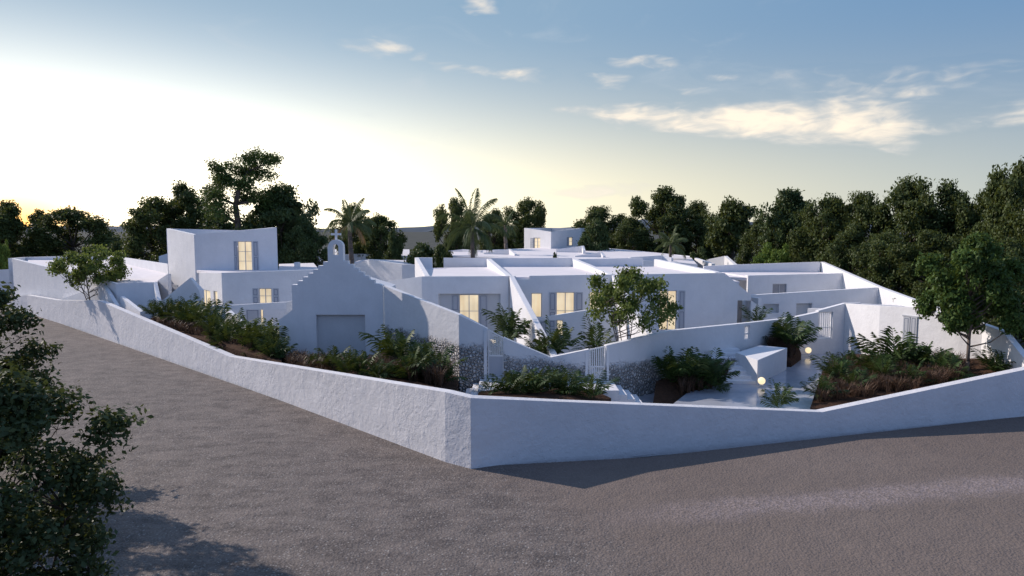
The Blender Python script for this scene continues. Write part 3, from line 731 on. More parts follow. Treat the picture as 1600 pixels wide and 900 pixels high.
slab('roof', f3, pl([(700, 400, 84.5), (880, 406, 76.5), (1090, 412, 73.5), (1078, 400, 92), (1025, 394.5, 100), (908, 384.5, 112), (795, 390, 106), (700, 393, 100)]), plz([(700, 400, 84.5), (880, 407, 76.5), (1090, 414, 73.5), (1078, 400, 92), (1025, 394.5, 100), (908, 384.5, 112), (795, 390, 106), (700, 393, 100)]))
for pts in ([(869, 389.5, 99), (909, 384, 98), (911, 391, 96)], [(898, 400, 86), (938, 394, 86), (942, 399.5, 85)], [(756, 395, 92), (795, 389, 91), (804, 397, 88)], [(828, 392, 101), (848, 392, 101)], [(985, 402, 78), (1035, 399, 80), (1049, 403, 79)],
            [(700, 392, 100), (722, 389.5, 99), (752, 391.5, 97)]):
    wall_part('roof_ridge', f3, pts, .35, 4.2, M['smooth'])
wall_part('boundary_wall', f3, [(907, 384, 112), (1025, 395, 100), (1078, 400.5, 90), (1112, 412, 80)], .4, -.3, M['smooth'])
ft = empty('far_tower_house', W(860, 440, 108), 'small distant white tower house with shuttered windows above the folded roofs', 'house')
W5 = (834, 844, 371.5, 389.5)
S5 = wall_part('wall', ft, [(819, 356.3, 112), (861, 362.2, 106), (908, 356.3, 110), (925, 357, 118), (860, 356, 122), (820, 356.4, 112.5)], .4, -.3, M['stucco'], {0: [W5], 1: [(889, 895, 370.5, 384)]})
window(ft, S5[0], W5, 2, 3, shut=((829, 833.5),), fw=.09); window(ft, S5[1], (889, 895, 370.5, 384), 1, 2, fw=.09, shut=((885.5, 888.5),))
slab('roof', ft, pl([(822, 362, 112), (861, 364, 106.5), (906, 362, 110), (905, 360, 117), (830, 360, 117)]), 8.2)
f4 = empty('garden_wall', W(1120, 440, 90), 'white folded wall end beside the round bush, in front of the far tree trunks', 'wall')
wall_part('wall', f4, [(1104, 405.5, 92), (1132, 400, 90), (1150, 416, 80)], .4, -.3, M['smooth'])

# ------------------------------------------------------------------ terrace, beds
mb = MB(); TZ = .30
tp = [(6.5, 31.5), (12, 29.6), (30, 33.2), (33, 40), (33, 52), (12, 52), (4, 36)]
mb.quad([(x, y, -.22) for x, y in [(-52, 72), (-3, 26), (5, 27), (24, 32.2), (34, 35), (34, 70), (-10, 120), (-70, 110)]])
mb.build('courtyard_paving', M['terrace'], kind='structure')
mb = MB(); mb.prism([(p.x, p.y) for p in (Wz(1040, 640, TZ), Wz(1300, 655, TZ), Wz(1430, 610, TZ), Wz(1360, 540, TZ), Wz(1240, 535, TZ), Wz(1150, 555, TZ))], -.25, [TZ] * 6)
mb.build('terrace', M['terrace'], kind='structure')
bx = MB(); zt = 1.66; cs = [Wz(1184, 563, zt), Wz(1230, 543.5, zt), Wz(1188, 539.5, zt), Wz(1150, 551, zt)]
bx.prism([(p.x, p.y) for p in cs], .29, [zt] * 4)
tag(bx.build('plant_room', M['smooth'], merge=True), 'low white block with flat top beside the terrace, globe lamp at its foot', 'block')
st0 = Wz(1163, 600, TZ); bxs = []
for k in range(8):
    y0 = st0.y + .48 * k; x0 = st0.x - .55 + .02 * k; zt_ = .30 + .17 * (k + 1)
    bxs.append((x0 - .75, x0 + 1.25, y0, y0 + .475 + (1.5 if k == 7 else 0), .29, zt_))
stairs('white flight of steps climbing left of the low flat block', bxs)
def bed(label, pts, zb=-.25):
    e = []
    P = [W(*p) for p in pts]; cx = sum((p for p in P), Vector()) / len(P)
    # bulging soil: subdivide towards the centre
    mb = MB(); n = len(P); random.seed(len(label)); mid = [q.lerp(cx, .45) + Vector((0, 0, .10 + random.uniform(-.06, .08))) for q in P]
    for i in range(n):
        j = (i + 1) % n
        mb.quad([P[i], P[j], mid[j], mid[i]]); mb.quad([mid[i], mid[j], cx + Vector((0, 0, .14))])
        mb.quad([Vector((P[i].x, P[i].y, zb)), Vector((P[j].x, P[j].y, zb)), P[j], P[i]])
    return mb.build('soil', M['soil'], kind='structure')
bed('bed left', [(222, 502, 52.3), (440, 568, 36.5), (438, 552, 41), (400, 535, 45), (340, 510, 49), (250, 492, 54)])
bed('bed middle', [(455, 572, 36), (690, 612, 28.7), (713, 606, 32.5), (716, 588, 35.8), (602, 560, 40.8), (440, 556, 40.9)])
bed('bed gate', [(745, 625, 28), (920, 632, 29), (955, 622, 32.3), (925, 608, 33.2), (800, 606, 33.4), (748, 612, 31.5)])
bed('bed right', [(1020, 632, 33.8), (1118, 628, 35.2), (1150, 590, 39), (1160, 568, 41.6), (1060, 580, 38.3), (1025, 596, 36.6)])
bed('bed nook', [(1196, 549, 42.9), (1236, 568, 42.2), (1252, 552, 44.6), (1246, 538, 46), (1204, 536, 43.6)])
bed('bed big', [(1265, 640, 31.2), (1600, 590, 34), (1560, 560, 36.6), (1430, 560, 40.3), (1325, 552, 46), (1285, 580, 40)])

# ------------------------------------------------------------------ globe lamps
def globe(px, py, D, r, label, z=None):
    c = W(px, py, D); e = empty('globe_lamp', (c.x, c.y, c.z - r), label, 'lamp', 'round lit globe lamps')
    me = bpy.data.meshes.new('globe'); bm = bmesh.new(); bmesh.ops.create_uvsphere(bm, u_segments=24, v_segments=16, radius=r); bm.to_mesh(me); bm.free()
    me.polygons.foreach_set('use_smooth', [True] * len(me.polygons)); me.materials.append(M['globe'])
    o = bpy.data.objects.new('globe', me); COL.objects.link(o); o.parent = e; o.location = (0, 0, r)
    mb = MB(); mb.tube((c.x, c.y, c.z - r - .03), (c.x, c.y, c.z - r + .03), r * .5, r * .42, 16); mb.build('base', M['metal'], e)
globe(1190, 595, 37.0, .20, 'glowing globe lamp on the terrace at the foot of the low white block')
globe(1263, 547.3, 46.0, .20, 'glowing globe lamp on the terrace below the barred window')
globe(770, 534, 39.5, .17, 'glowing globe lamp behind the left street gate')
globe(941, 554, 38.5, .17, 'glowing globe lamp behind the middle street gate')

# ------------------------------------------------------------------ vegetation builders
def leaves(rng, C, N0, size, elong=1.5):
    """C centres (n,3); N0 preferred normals; returns verts, faces: one pointed leaf quad each, slightly folded"""
    n = len(C); nr = rng.normal(size=(n, 3)) + N0 * .9; nr /= np.linalg.norm(nr, axis=1)[:, None]
    t = rng.normal(size=(n, 3)); t -= (t * nr).sum(1)[:, None] * nr; t /= np.linalg.norm(t, axis=1)[:, None]
    b = np.cross(nr, t); s = size * rng.uniform(.6, 1.35, n)[:, None]
    V = np.empty((n, 4, 3)); V[:, 0] = C - t * s * elong * .5; V[:, 1] = C + b * s * .42 + nr * s * .08 + t * s * .1; V[:, 2] = C + t * s * elong * .5 - nr * s * .12; V[:, 3] = C - b * s * .42 + nr * s * .08 + t * s * .1
    return V.reshape(-1, 3), np.arange(n * 4).reshape(n, 4)
def gen_tree(name, seed, H, R_, cb, lobes, clumps, per, leaf, mat, bark='bark', trunk_r=.03, forks=1, flat=1.0, spread=.5, branch=True, clr=.09, loc=(0, 0, 0), rrg=(.25, .68), lrg=(.34, .52), low=.22):
    rng = np.random.default_rng(seed); rnd = random.Random(seed)
    root = empty(name, loc)
    ch_ = H - cb; tb = MB()
    LB = []
    for i in range(lobes):
        f = (i + .5) / lobes; a = i * 2.4 + rng.uniform(-.5, .5)
        zc = cb + ch_ * (low + (.84 - low) * f); env = math.sin(math.pi * min(.97, .18 + .72 * f)) ** .42
        rr = R_ * env * rng.uniform(*rrg) if f < .9 else R_ * .12
        LB.append((np.array([rr * math.cos(a), rr * math.sin(a), zc]), R_ * rng.uniform(*lrg) * (1 - .25 * f)))
    top_ = max(l[0][2] + l[1] * flat for l in LB); k_ = H / top_
    CC = []; NN = []
    stems = []
    for q in range(forks):
        a = rnd.uniform(0, 6.28) if forks > 1 else 0; sp = spread * R_ * .55 * (forks > 1)
        p = [Vector((.06 * H * .3 * math.cos(a) * (forks > 1), .06 * H * .3 * math.sin(a) * (forks > 1), 0))]
        for k in range(1, 5):
            f = k / 4; p.append(Vector((sp * f * math.cos(a) + rnd.uniform(-.01, .01) * H, sp * f * math.sin(a) + rnd.uniform(-.01, .01) * H, (cb + ch_ * .45) * f)))
        rr_ = [trunk_r * H * x / (1 if forks == 1 else 1.7) for x in (1.25, .95, .8, .65, .4)]
        tb.path(p, rr_, 7); stems.append((p, rr_))
    for li, (c, r) in enumerate(LB):
        p, rr_ = stems[li % len(stems)]
        zq = max(cb * .8, c[2] - r * 1.2 - .25 * np.hypot(c[0], c[1])); zt_ = p[-1].z; f = min(.98, max(.3, zq / zt_))
        k = min(3, int(f * 4)); st = p[k].lerp(p[k + 1], f * 4 - k)
        md = st.lerp(Vector(c), .5) + Vector((0, 0, -.04 * H)) * rnd.random()
        r0 = trunk_r * H * .42
        tb.tube(st, md, r0, r0 * .6, 5); tb.tube(md, Vector(c), r0 * .6, r0 * .3, 5)
        for _ in range(clumps):
            d = rng.normal(size=3); d /= np.linalg.norm(d); d[2] = abs(d[2]) * (1 if rng.random() > .3 else -1)
            rad = r * rng.uniform(.45, 1.12); cc = c + d * rad * np.array([1, 1, flat])
            if branch and rnd.random() < .5: tb.tube(Vector(c), Vector(cc), r0 * .28, r0 * .08, 4)
            nl = int(per * rng.uniform(.5, 1.4)); cr = clr * R_ * 2 * rng.uniform(.6, 1.3)
            off = np.clip(rng.normal(size=(nl, 3)), -1.7, 1.7) * cr * .55 * np.array([1, 1, .7])
            CC.append(cc + off); o_ = off / (np.linalg.norm(off, axis=1)[:, None] + 1e-6) * .6 + d * .5 + np.array([0, 0, .45]); NN.append(o_)
    C = np.concatenate(CC); N_ = np.concatenate(NN); C[:, 2] *= k_
    V, Fq = leaves(rng, C, N_, leaf)
    cr_ = np_mesh('crown', V, Fq, [M[mat]], root)
    tk = tb.build('trunk', M[bark], root, merge=False, smooth=True)
    return root
def fmesh_frond(rng, base, az0, tilt, L, droop, n, ll, lw, V, Fq, dl=.28):
    """one pinnate leaf; appended to V/F lists"""
    p = np.array(base, float); d = np.array([math.cos(az0) * math.cos(tilt), math.sin(az0) * math.cos(tilt), math.sin(tilt)]); seg = L / n
    side = np.array([-math.sin(az0), math.cos(az0), 0.0]); tw = rng.uniform(-.35, .35)
    for k in range(n):
        q = p + d * seg; f = (k + 1) / n; w = .02 * L * (1 - .8 * f) * .5
        i = len(V); V += [p - side * w, p + side * w, q + side * w, q - side * w]; Fq.append((i, i + 1, i + 2, i + 3))
        if f > .12:
            ln = ll * (math.sin(math.pi * min(.97, .12 + .83 * f)) ** .6) * rng.uniform(.85, 1.1)
            up = np.cross(side, d); 
            for sg_ in (-1, 1):
                for h in ((0, .5) if n > 14 else (0,)):
                    o = p + d * seg * h
                    dirv = side * sg_ * .66 + d * .8 + up * (.18 + sg_ * tw) + rng.normal(size=3) * .07; dirv /= np.linalg.norm(dirv)
                    mid = o + dirv * ln * .5; end = o + dirv * ln + np.array([0, 0, -ln * dl])
                    wv = np.cross(dirv, up); wv = d * .5 + wv * .3; wv = wv / np.linalg.norm(wv) * lw
                    i = len(V); V += [o - wv * .4, o + wv * .4, mid + wv, mid - wv]; Fq.append((i, i + 1, i + 2, i + 3))
                    i = len(V); V += [mid - wv, mid + wv, end + wv * .1, end - wv * .1]; Fq.append((i, i + 1, i + 2, i + 3))
        p = q; d = d + np.array([0, 0, -droop / n * (.4 + 1.2 * f)]); d /= np.linalg.norm(d)
def gen_palm(name, seed, H, L, n, loc=(0, 0, 0), dry=0):
    rng = np.random.default_rng(seed); root = empty(name, loc); V = []; Fq = []; mi = []
    for k in range(n):
        f = k / n; before = len(Fq)
        fmesh_frond(rng, (0, 0, H), k * 2.399 + rng.uniform(-.2, .2), R(78) - f * R(95) + rng.uniform(-.1, .1), L * rng.uniform(.85, 1.1), 1.5 + f * .5, 24, L * .25, L * .013, V, Fq, .55)
        mi += [1 if k >= n - dry else 0] * (len(Fq) - before)
    np_mesh('crown', np.array(V), np.array(Fq), [M['palm'], M['palmdry']], root, np.array(mi))
    tb = MB(); pts = [Vector((.05 * H * math.sin(i * .5) * .3, 0, H * i / 8)) for i in range(9)]; pts[-1].x = 0
    tb.path(pts, [.03 * H * (1.2 - .5 * i / 8) for i in range(9)], 8); tk = tb.build('trunk', M['palebark'], None, merge=False, smooth=True); tk.parent = root
    return root
def gen_shrub(name, seed, n, L=1.0, up=80, lo=15, nl=10, lw=.028):
    rng = np.random.default_rng(seed); V = []; Fq = []
    for k in range(n):
        f = k / n; r = .10 * rng.random(); a = k * 2.4 + rng.uniform(-.4, .4); h = .28 * L * rng.random()
        fmesh_frond(rng, (r * math.cos(a), r * math.sin(a), h), a, R(up - (up - lo) * f) + rng.uniform(-.12, .12), L * rng.uniform(.6, 1.0), 1.0, nl, L * .36, L * lw, V, Fq)
    return np_mesh(name, np.array(V), np.array(Fq), [M['shrub']])
def copy_thing(o):
    c = o.copy(); COL.objects.link(c)
    for ch_ in o.children:
        d = ch_.copy(); COL.objects.link(d); d.parent = c
        for e in ch_.children: x = e.copy(); COL.objects.link(x); x.parent = d
    return c
used = set()
def place(o, loc, sc, rz, label, cat, group=None):
    if o.name in used: c = copy_thing(o)
    else: c = o
    used.add(o.name)
    c.location = loc; c.scale = sc; c.rotation_euler = (0, 0, rz)
    c['label'] = label; c['category'] = cat
    if group: c['group'] = group
    elif 'group' in c: del c['group']
    return c

# unit trees are 10 m high with crown radius about 4
TA = [gen_tree('broadleaf_tree', 11 + i, 10, 3.9, 1.2, 20, 15, 100, .185, 'leaf', clr=.085, rrg=(.4, .98), lrg=(.18, .38), low=.12) for i in range(4)]
TG = gen_tree('evergreen_tree', 31, 10, 4.2, .4, 16, 18, 100, .22, 'leafdk', clr=.08)
BU = gen_tree('bush', 41, 3, 1.6, .15, 9, 12, 90, .11, 'leafdk', clr=.09, trunk_r=.02)
BL = gen_tree('bush', 42, 3, 1.8, .15, 9, 12, 80, .11, 'leaflt', clr=.09, trunk_r=.02)
def tree(proto, px, ytop, wpx, D, rz, label, ref=10, refw=8.6, base=-.3, cat='tree', group=None, ps=None):
    t = W(px, ytop, D); h = (t.z - base) / ref; w = wpx * (1.12 if refw > 5 else 1) * D / F / refw
    return place(proto, (t.x, D, base), (w, w if ps is None else ps, h), rz, label, cat, group)
GB = 'trees on the skyline behind the houses'
tree(TA[0], 8, 318, 100, 105, .3, 'dark tree at the left picture edge against the sunset glow', group=GB)
tree(TA[1], 112, 324, 118, 108, 1.2, 'dark spreading tree right of the setting sun above the low house', group=GB)
tree(TA[2], 180, 375, 70, 112, 2.2, 'low dark tree in the gap left of the tall pine group', group=GB)
tree(TA[3], 55, 372, 90, 112, 5.2, 'low dark tree directly under the setting sun', group=GB)
tree(TA[2], 246, 308, 110, 92, 4.0, 'dark leafy tree left of the tower, reaching above it', group=GB)
tree(TA[0], 290, 290, 90, 96, 2.0, 'tall dark tree between the leafy tree and the pine', group=GB)
tree(TG, 335, 335, 105, 93, 1.0, 'dense evergreen directly behind the tower roof', group=GB)
tree(TG, 438, 290, 110, 88, 2.6, 'dense dark evergreen right of the pine, hanging over the tower roof edge', group=GB)
tree(TG, 478, 340, 70, 84, 4.4, 'lower evergreen shoulder between the pine group and the chapel cross', group=GB)
tree(TA[1], 592, 335, 72, 100, 3.1, 'leafy tree behind the palm right of the chapel cross', group=GB)
tree(TA[3], 552, 322, 60, 104, 4.1, 'slim tree top hidden behind the palm by the chapel', group=GB)
tree(TA[3], 712, 314, 62, 108, 1.9, 'leafy tree left of and behind the large middle palm', group=GB)
tree(TA[0], 772, 330, 56, 130, 3.9, 'small leafy tree right behind the large middle palm', group=GB)
tree(TA[1], 822, 310, 72, 130, 5.0, 'rounded dark tree left of the distant tower house', group=GB)
tree(TA[2], 935, 322, 85, 118, .9, 'dark tree just right of the distant tower house', group=GB)
tree(TA[0], 1040, 297, 105, 112, 2.9, 'tall dark tree with peaked crown behind the small palm', group=GB)
tree(TA[3], 1090, 318, 70, 115, .4, 'dark tree filling the gap right of the peaked tree', group=GB)
tree(TA[3], 985, 342, 75, 110, 3.3, 'low dark tree between the tower house and the peaked tree', group=GB)
tr_t = gen_tree('broadleaf_tree', 77, 10, 4.2, 3.2, 10, 16, 110, .26, 'leaf', trunk_r=.035)
tree(tr_t, 1147, 314, 92, 100, 1.1, 'dark tree standing on bare trunks left of the dense right-hand wood', group=GB)
tree(tr_t, 1128, 345, 60, 106, 2.5, 'smaller bare-trunked tree close beside the taller one', group=GB)
tree(TG, 1232, 297, 95, 82, 5.6, 'dense dome-crowned evergreen at the left end of the right-hand wood', group=GB)
for i, (k, px, yt, w, D, rz, lb) in enumerate([
    (0, 1190, 345, 70, 86, .5, 'low leafy tree left of the dome-crowned evergreen'), (1, 1300, 305, 95, 74, 2.1, 'leafy tree right of the dome-crowned evergreen, over the wall corner'),
    (2, 1350, 300, 95, 72, 3.6, 'leafy tree with open top, second right of the dome-crowned evergreen'), (3, 1425, 284, 120, 66, .2, 'tallest rounded leafy tree behind the light green tree'),
    (0, 1490, 290, 105, 64, 1.5, 'tall leafy tree between the rounded tree and the right picture edge'), (1, 1545, 292, 90, 61, 4.4, 'leafy tree right of the light green tree'),
    (2, 1600, 246, 120, 54, 5.4, 'tallest tree, cut by the right picture edge'), (3, 1270, 350, 85, 76, 2.7, 'low dark tree over the right rear roof parapet'),
    (0, 1330, 355, 95, 66, 4.9, 'low dark tree behind the descending boundary wall'), (1, 1390, 362, 95, 60, .7, 'low dark tree left of the light green tree'),
    (2, 1460, 360, 110, 56, 1.9, 'low dark tree hidden behind the light green tree'), (3, 1575, 380, 100, 46, 3.3, 'low dark tree at the right end behind the white boundary wall'),
    (1, 1650, 300, 120, 50, 2.3, 'dark tree mostly outside the right picture edge'), (2, 1520, 400, 90, 49, .1, 'low dark foliage tree over the right end of the annex')]):
    tree(TA[k], px, yt, w, D, rz, lb, group='trees of the right-hand wood')
place(BU, W(660, 440, 78), (2.0, 2.0, (W(660, 383, 78).z + .3) / 3), .4, 'dark rounded bush between the chapel and the front row roofs', 'bush', 'bushes between the roofs')
tree(BU, 615, 363, 40, 94, 2.0, 'small dark bush against the far hill', 3, 3.6, cat='bush', group='bushes between the roofs')
bb = tree(BU, 690, 385, 60, 76, 3.0, 'dark bush touching the left end parapet of the front row', 3, 3.6, cat='bush', group='bushes between the roofs')
tree(BU, 930, 345, 75, 104, 4.0, 'grey-green bush in front of the tree beside the distant tower house', 3, 3.6, cat='bush', group='bushes between the roofs')
tree(BU, 1094, 388, 44, 88, 5.0, 'round dark bush at the right end of the folded roofs', 3, 3.6, cat='bush', group='bushes between the roofs')
tree(BU, 868, 398, 28, 73, 1.0, 'tiny dark plant tip rising behind the middle roof parapet', 3, 3.6, cat='bush', group='bushes between the roofs')
tree(BL, 1205, 385, 72, 76, 1.0, 'light green bush below the right-hand wood', 3, 3.6, cat='bush')
tree(BL, -2, 378, 34, 90, 2.0, 'light green bush at the left picture edge', 3, 3.6, cat='bush')
tree(BU, 180, 380, 60, 100, .3, 'dark bush above the low house roof', 3, 3.6, cat='bush', group='bushes between the roofs')
for o in [x for x in COL.objects if x.name.startswith('bush') and x.get('label', '').startswith('dark rounded bush between')]: o.location.z = -.3

tree(BU, 1293, 419, 10, 65.5, 1.0, 'tiny dark plant by the rear corner of the boundary wall', 3, 3.6, base=4.6, cat='bush')
tree(BU, 1335, 434, 7, 59.5, 3.0, 'tiny dark tuft on the face of the descending boundary wall', 3, 3.6, base=4.2, cat='bush')
# stone pine
def gen_pine(seed, loc):
    rng = np.random.default_rng(seed); rnd = random.Random(seed); root = empty('pine_tree', loc); D_ = loc[1]
    tb = MB(); CC = []; NN = []
    def L_(px, py): v = W(px, py, D_); return Vector((v.x - loc[0], 0, v.z - loc[2]))
    tr = [L_(376, 470), L_(375, 400), L_(372, 350), L_(368, 320), L_(374, 292), L_(388, 268), L_(400, 250)]
    tb.path(tr, [.55, .45, .4, .33, .28, .2, .12], 8)
    for (px, py, w, h, n, dy) in [(398, 250, 24, 11, 10, 0), (428, 253, 15, 8, 7, -.6), (372, 264, 24, 11, 10, .8), (347, 262, 16, 6, 6, -.5), (404, 272, 20, 10, 8, 1), (392, 290, 16, 9, 7, -1.2),
                              (358, 284, 24, 12, 10, -.3), (336, 279, 12, 7, 6, 1.5), (380, 305, 24, 12, 10, 1.8), (345, 308, 22, 13, 9, -1.5), (428, 300, 20, 14, 8, 1.5), (325, 300, 14, 8, 5, .5), (360, 330, 24, 12, 8, -2), (410, 310, 26, 16, 12, 1), (325, 330, 14, 12, 7, 1)]:
        c = L_(px, py); c.y = dy * 1.4; i = min(range(len(tr)), key=lambda q: (tr[q] - c).length + (3 if tr[q].z > c.z else 0)); tb.tube(tr[i], c, .16, .05, 5)
        for _ in range(int(n * 1.7)):
            d = rng.normal(size=3); d /= np.linalg.norm(d); d[2] = d[2] * .9
            cc = np.array(c) + d * np.array([w, w, h * 1.35]) * D_ / F * rng.uniform(.4, .95)
            off = rng.normal(size=(90, 3)) * np.array([.46, .46, .30]); CC.append(cc + off); NN.append(off * .8 + np.array([0, 0, .5]))
    V, Fq = leaves(rng, np.concatenate(CC), np.concatenate(NN), .16, 2.2)
    np_mesh('crown', V, Fq, [M['pine']], root)
    me = tb.build('trunk', M['palebark'], None, merge=False, smooth=True); me.parent = root
    return tag(root, 'tall pine with bare grey trunk and layered cloud-like crown behind the tower', 'tree')
pb = W(374, 400, 86); gen_pine(5, (pb.x, 86, -.3))

# palms
def palm(px, pyc, D, Lpx, seed, n, label, dry=0, rz=0.0):
    c = W(px, pyc, D); o = gen_palm('palm_tree', seed, c.z + .3, Lpx * D / F, n, (c.x, c.y, -.3), dry); o.rotation_euler = (0, 0, rz)
    return tag(o, label, 'palm', 'tall palms between the roofs')
palm(547, 351, 70, 46, 3, 19, 'slender palm with drooping fronds just right of the chapel cross', 2)
palm(738, 356, 74, 62, 7, 17, 'broad palm with one tall upright frond above the front row roofs', 0, 1.1)
palm(468, 345, 86, 30, 9, 14, 'small palm half hidden behind the evergreen left of the chapel cross', 0)
palm(790, 352, 92, 26, 10, 14, 'small palm at the right shoulder of the broad palm', 0)
palm(1048, 383, 84, 34, 12, 14, 'short palm with wide fronds in front of the peaked dark tree', 0)

# garden trees
t1 = gen_tree('garden_tree', 101, 7.0, 3.6, 3.3, 22, 13, 34, .17, 'leafmid', 'palebark', .012, 3, .5, .75, clr=.065, rrg=(.35, .95), lrg=(.16, .27), low=.12)
p0 = W(147, 470, 60.6); zb_ = .0; place(t1, (p0.x, 60.6, zb_), ((122 * 59.4 / F) / 7.6,) * 2 + ((W(140, 388, 59.4).z - zb_) / 7.0,), .5, 'small spreading green tree behind the street wall at the left', 'tree')
t2 = gen_tree('garden_tree', 103, 5.0, 2.5, 2.5, 26, 12, 27, .115, 'leafmid', 'palebark', .011, 5, .7, .85, clr=.07, rrg=(.35, .98), lrg=(.14, .26), low=.05)
p0 = W(982, 560, 37.5); zb_ = .4; place(t2, (p0.x, 37.8, zb_), ((136 * 37.8 / F) / 4.7,) * 2 + ((W(980, 423, 37.8).z - zb_) / 5.0,), 2.2, 'multi-stemmed green tree behind the garden wall before the lit windows', 'tree')
t3 = gen_tree('maple_tree', 107, 8.2, 3.0, 2.4, 27, 17, 62, .165, 'leafgreen', 'palebark', .016, 1, .9, .6, clr=.07, rrg=(.3, .95), lrg=(.18, .34), low=.10)
p0 = W(1511, 592, 36.0); place(t3, (p0.x, 36.0, p0.z - .25), ((150 * 36 / F) / 6.6,) * 2 + ((W(1500, 368, 36.0).z - p0.z + .25) / 8.2,), .9, 'full light green tree rising from the planting before the annex', 'tree')

# near trees on the left
nt = gen_tree('near_tree', 203, 8.0, 2.3, 1.2, 30, 13, 50, .11, 'leafmid2', 'bark', .010, 3, 1.0, .8, clr=.085, rrg=(.3, .92), lrg=(.16, .34), low=.08)
place(nt, (-17.0, 20.6, -.1), (1.0, 1.0, .98), 1.9, 'tall dark leafy tree at the left picture edge, rising above the street wall', 'tree', 'roadside trees at the left')
nt2 = place(nt, (-10.2, 13.6, -.4), (.92, .92, .82), 4.2, 'lower dark tree nearest the camera, its branches reaching over the road', 'tree', 'roadside trees at the left')
nt3 = place(nt, (-18.6, 22.6, -.1), (1.25, 1.25, .66), .6, 'roadside tree just outside the left picture edge, shading the road', 'tree', 'roadside trees at the left')
nt4 = place(nt, (-10.9, 12.2, -2.2), (.9, .9, .80), 2.7, 'dark tree filling the lower left picture corner', 'tree', 'roadside trees at the left')
# palm shrubs in the beds
SH = [gen_shrub('palm_shrub', 301, 13, up=87, lo=38, nl=12, lw=.026), gen_shrub('palm_shrub', 302, 15, up=84, lo=24, nl=11, lw=.025), gen_shrub('palm_shrub', 303, 11, up=87, lo=48, nl=13, lw=.027), gen_shrub('palm_shrub', 304, 17, up=88, lo=40, nl=12, lw=.026)]
rs = random.Random(8)
def shrub(k, px, py, D, hpx, label, group, wide=1.0):
    p = W(px, py, D); h = hpx * D / F / .84
    place(SH[k], (p.x, p.y, p.z), (h * wide, h * wide, h), rs.uniform(0, 6.28), label, 'palm shrub', group)
G1 = 'palm shrubs in the bed left of the chapel'
where = ['leftmost palm shrub of the left bed, above the street wall', 'second palm shrub from the left in the left bed', 'palm shrub below the left foot of the triangular fin wall', 'palm shrub below the tip of the triangular fin wall', 'palm shrub before the tower wing corner', 'tall palm shrub under the sloping white fin edge', 'bushy palm shrub in the middle of the left bed', 'palm shrub just left of the small triangular garden fin', 'dense palm shrub nearest the street wall in the left bed', 'palm shrub beside the chapel left corner', 'low palm shrub between chapel corner and street wall', 'palm shrub in the second row of the left bed', 'rear palm shrub before the dark blue wall face', 'palm shrub in the lower middle of the left bed', 'small palm shrub at the rear end of the left bed', 'low palm shrub above the wall bend left of the chapel', 'low palm shrub just before the chapel left corner above the street wall']
for i, (k, px, py, D, h) in enumerate([(0, 238, 502, 51, 26), (2, 258, 503, 50.5, 28), (1, 280, 508, 49, 30), (3, 303, 512, 48, 34), (0, 325, 518, 46.5, 40), (2, 345, 530, 45, 38), (1, 362, 540, 43.5, 40), (3, 392, 548, 42, 44), (0, 386, 556, 40.8, 34), (3, 418, 556, 40.5, 46), (1, 430, 566, 38.5, 36), (0, 330, 535, 43.5, 32), (2, 295, 505, 50, 32), (1, 350, 550, 42, 34), (3, 270, 498, 52, 24), (1, 404, 562, 39.6, 30), (3, 424, 568, 37.9, 32)]):
    shrub(k, px + 4, py - 2, D + .8, h * 1.05, where[i], G1, 1.05)
G2 = 'palm shrubs in the bed before the chapel'
where = ['leftmost palm shrub before the chapel front', 'palm shrub below the left edge of the blind chapel door', 'palm shrub below the middle of the blind chapel door', 'palm shrub below the right edge of the blind chapel door', 'tallest palm shrub right of the blind chapel door', 'palm shrub in the brown grass before the sunlit wall', 'palm shrub at the right end of the chapel bed', 'low palm shrub at the street wall below the brown grass', 'small palm shrub where chapel front and sunlit wall meet', 'palm shrub with arching fronds near the wall corner', 'dark palm shrub in the middle of the brown grass']
for i, (k, px, py, D, h) in enumerate([(1, 492, 577, 36.5, 22), (0, 520, 580, 35, 34), (2, 545, 586, 33.5, 34), (0, 565, 590, 33, 36), (3, 622, 580, 35, 62), (0, 662, 596, 32.5, 50), (1, 690, 598, 32.5, 40), (1, 590, 594, 32, 30), (2, 603, 575, 38, 34), (2, 668, 590, 34, 46), (3, 640, 596, 32, 44)]):
    shrub(k, px, py, D, h, where[i], G2, 1.15)
G3 = 'palm shrubs between the two street gates'
where = ['palm shrub on the corner below the left gate', 'broad palm shrub right of the left gate landing', 'tallest palm shrub midway between the gates', 'palm shrub just right of the midway one', 'palm shrub left of the middle gate steps', 'palm shrub hiding the foot of the middle gate', 'small palm shrub above the wall corner']
for i, (k, px, py, D, h) in enumerate([(0, 790, 618, 30.5, 30), (3, 808, 618, 31, 38), (3, 838, 620, 31, 42), (1, 858, 620, 31.5, 36), (3, 883, 622, 31.5, 40), (0, 926, 626, 31, 36), (1, 765, 616, 30.5, 22)]):
    shrub(k, px, py, D, h, where[i], G3, 1.35)
G4 = 'palm shrubs inside the courtyards'
where = ['tall palm shrub left of the left fin wall, under the shuttered window', 'low palm shrub at the foot of the left fin wall', 'spreading palm shrub in the dip of the garden wall', 'palm shrub under the multi-stemmed tree', 'palm shrub behind the garden wall under the side wing opening', 'second palm shrub in the dip of the garden wall', 'palm shrub seen through the bars of the left street gate', 'palm shrub seen through the bars of the middle street gate']
for i, (k, px, py, D, h) in enumerate([(3, 796, 536, 42, 52), (0, 845, 566, 37.5, 34), (2, 866, 566, 38, 56), (1, 932, 560, 37.5, 50), (0, 1182, 512, 47.8, 30), (3, 855, 568, 38, 44), (2, 781, 566, 39.3, 44), (3, 936, 582, 36.9, 40)]):
    shrub(k, px, py, D, h, where[i], G4, 1.0)
G5 = 'palm shrubs in the beds of the right-hand garden'
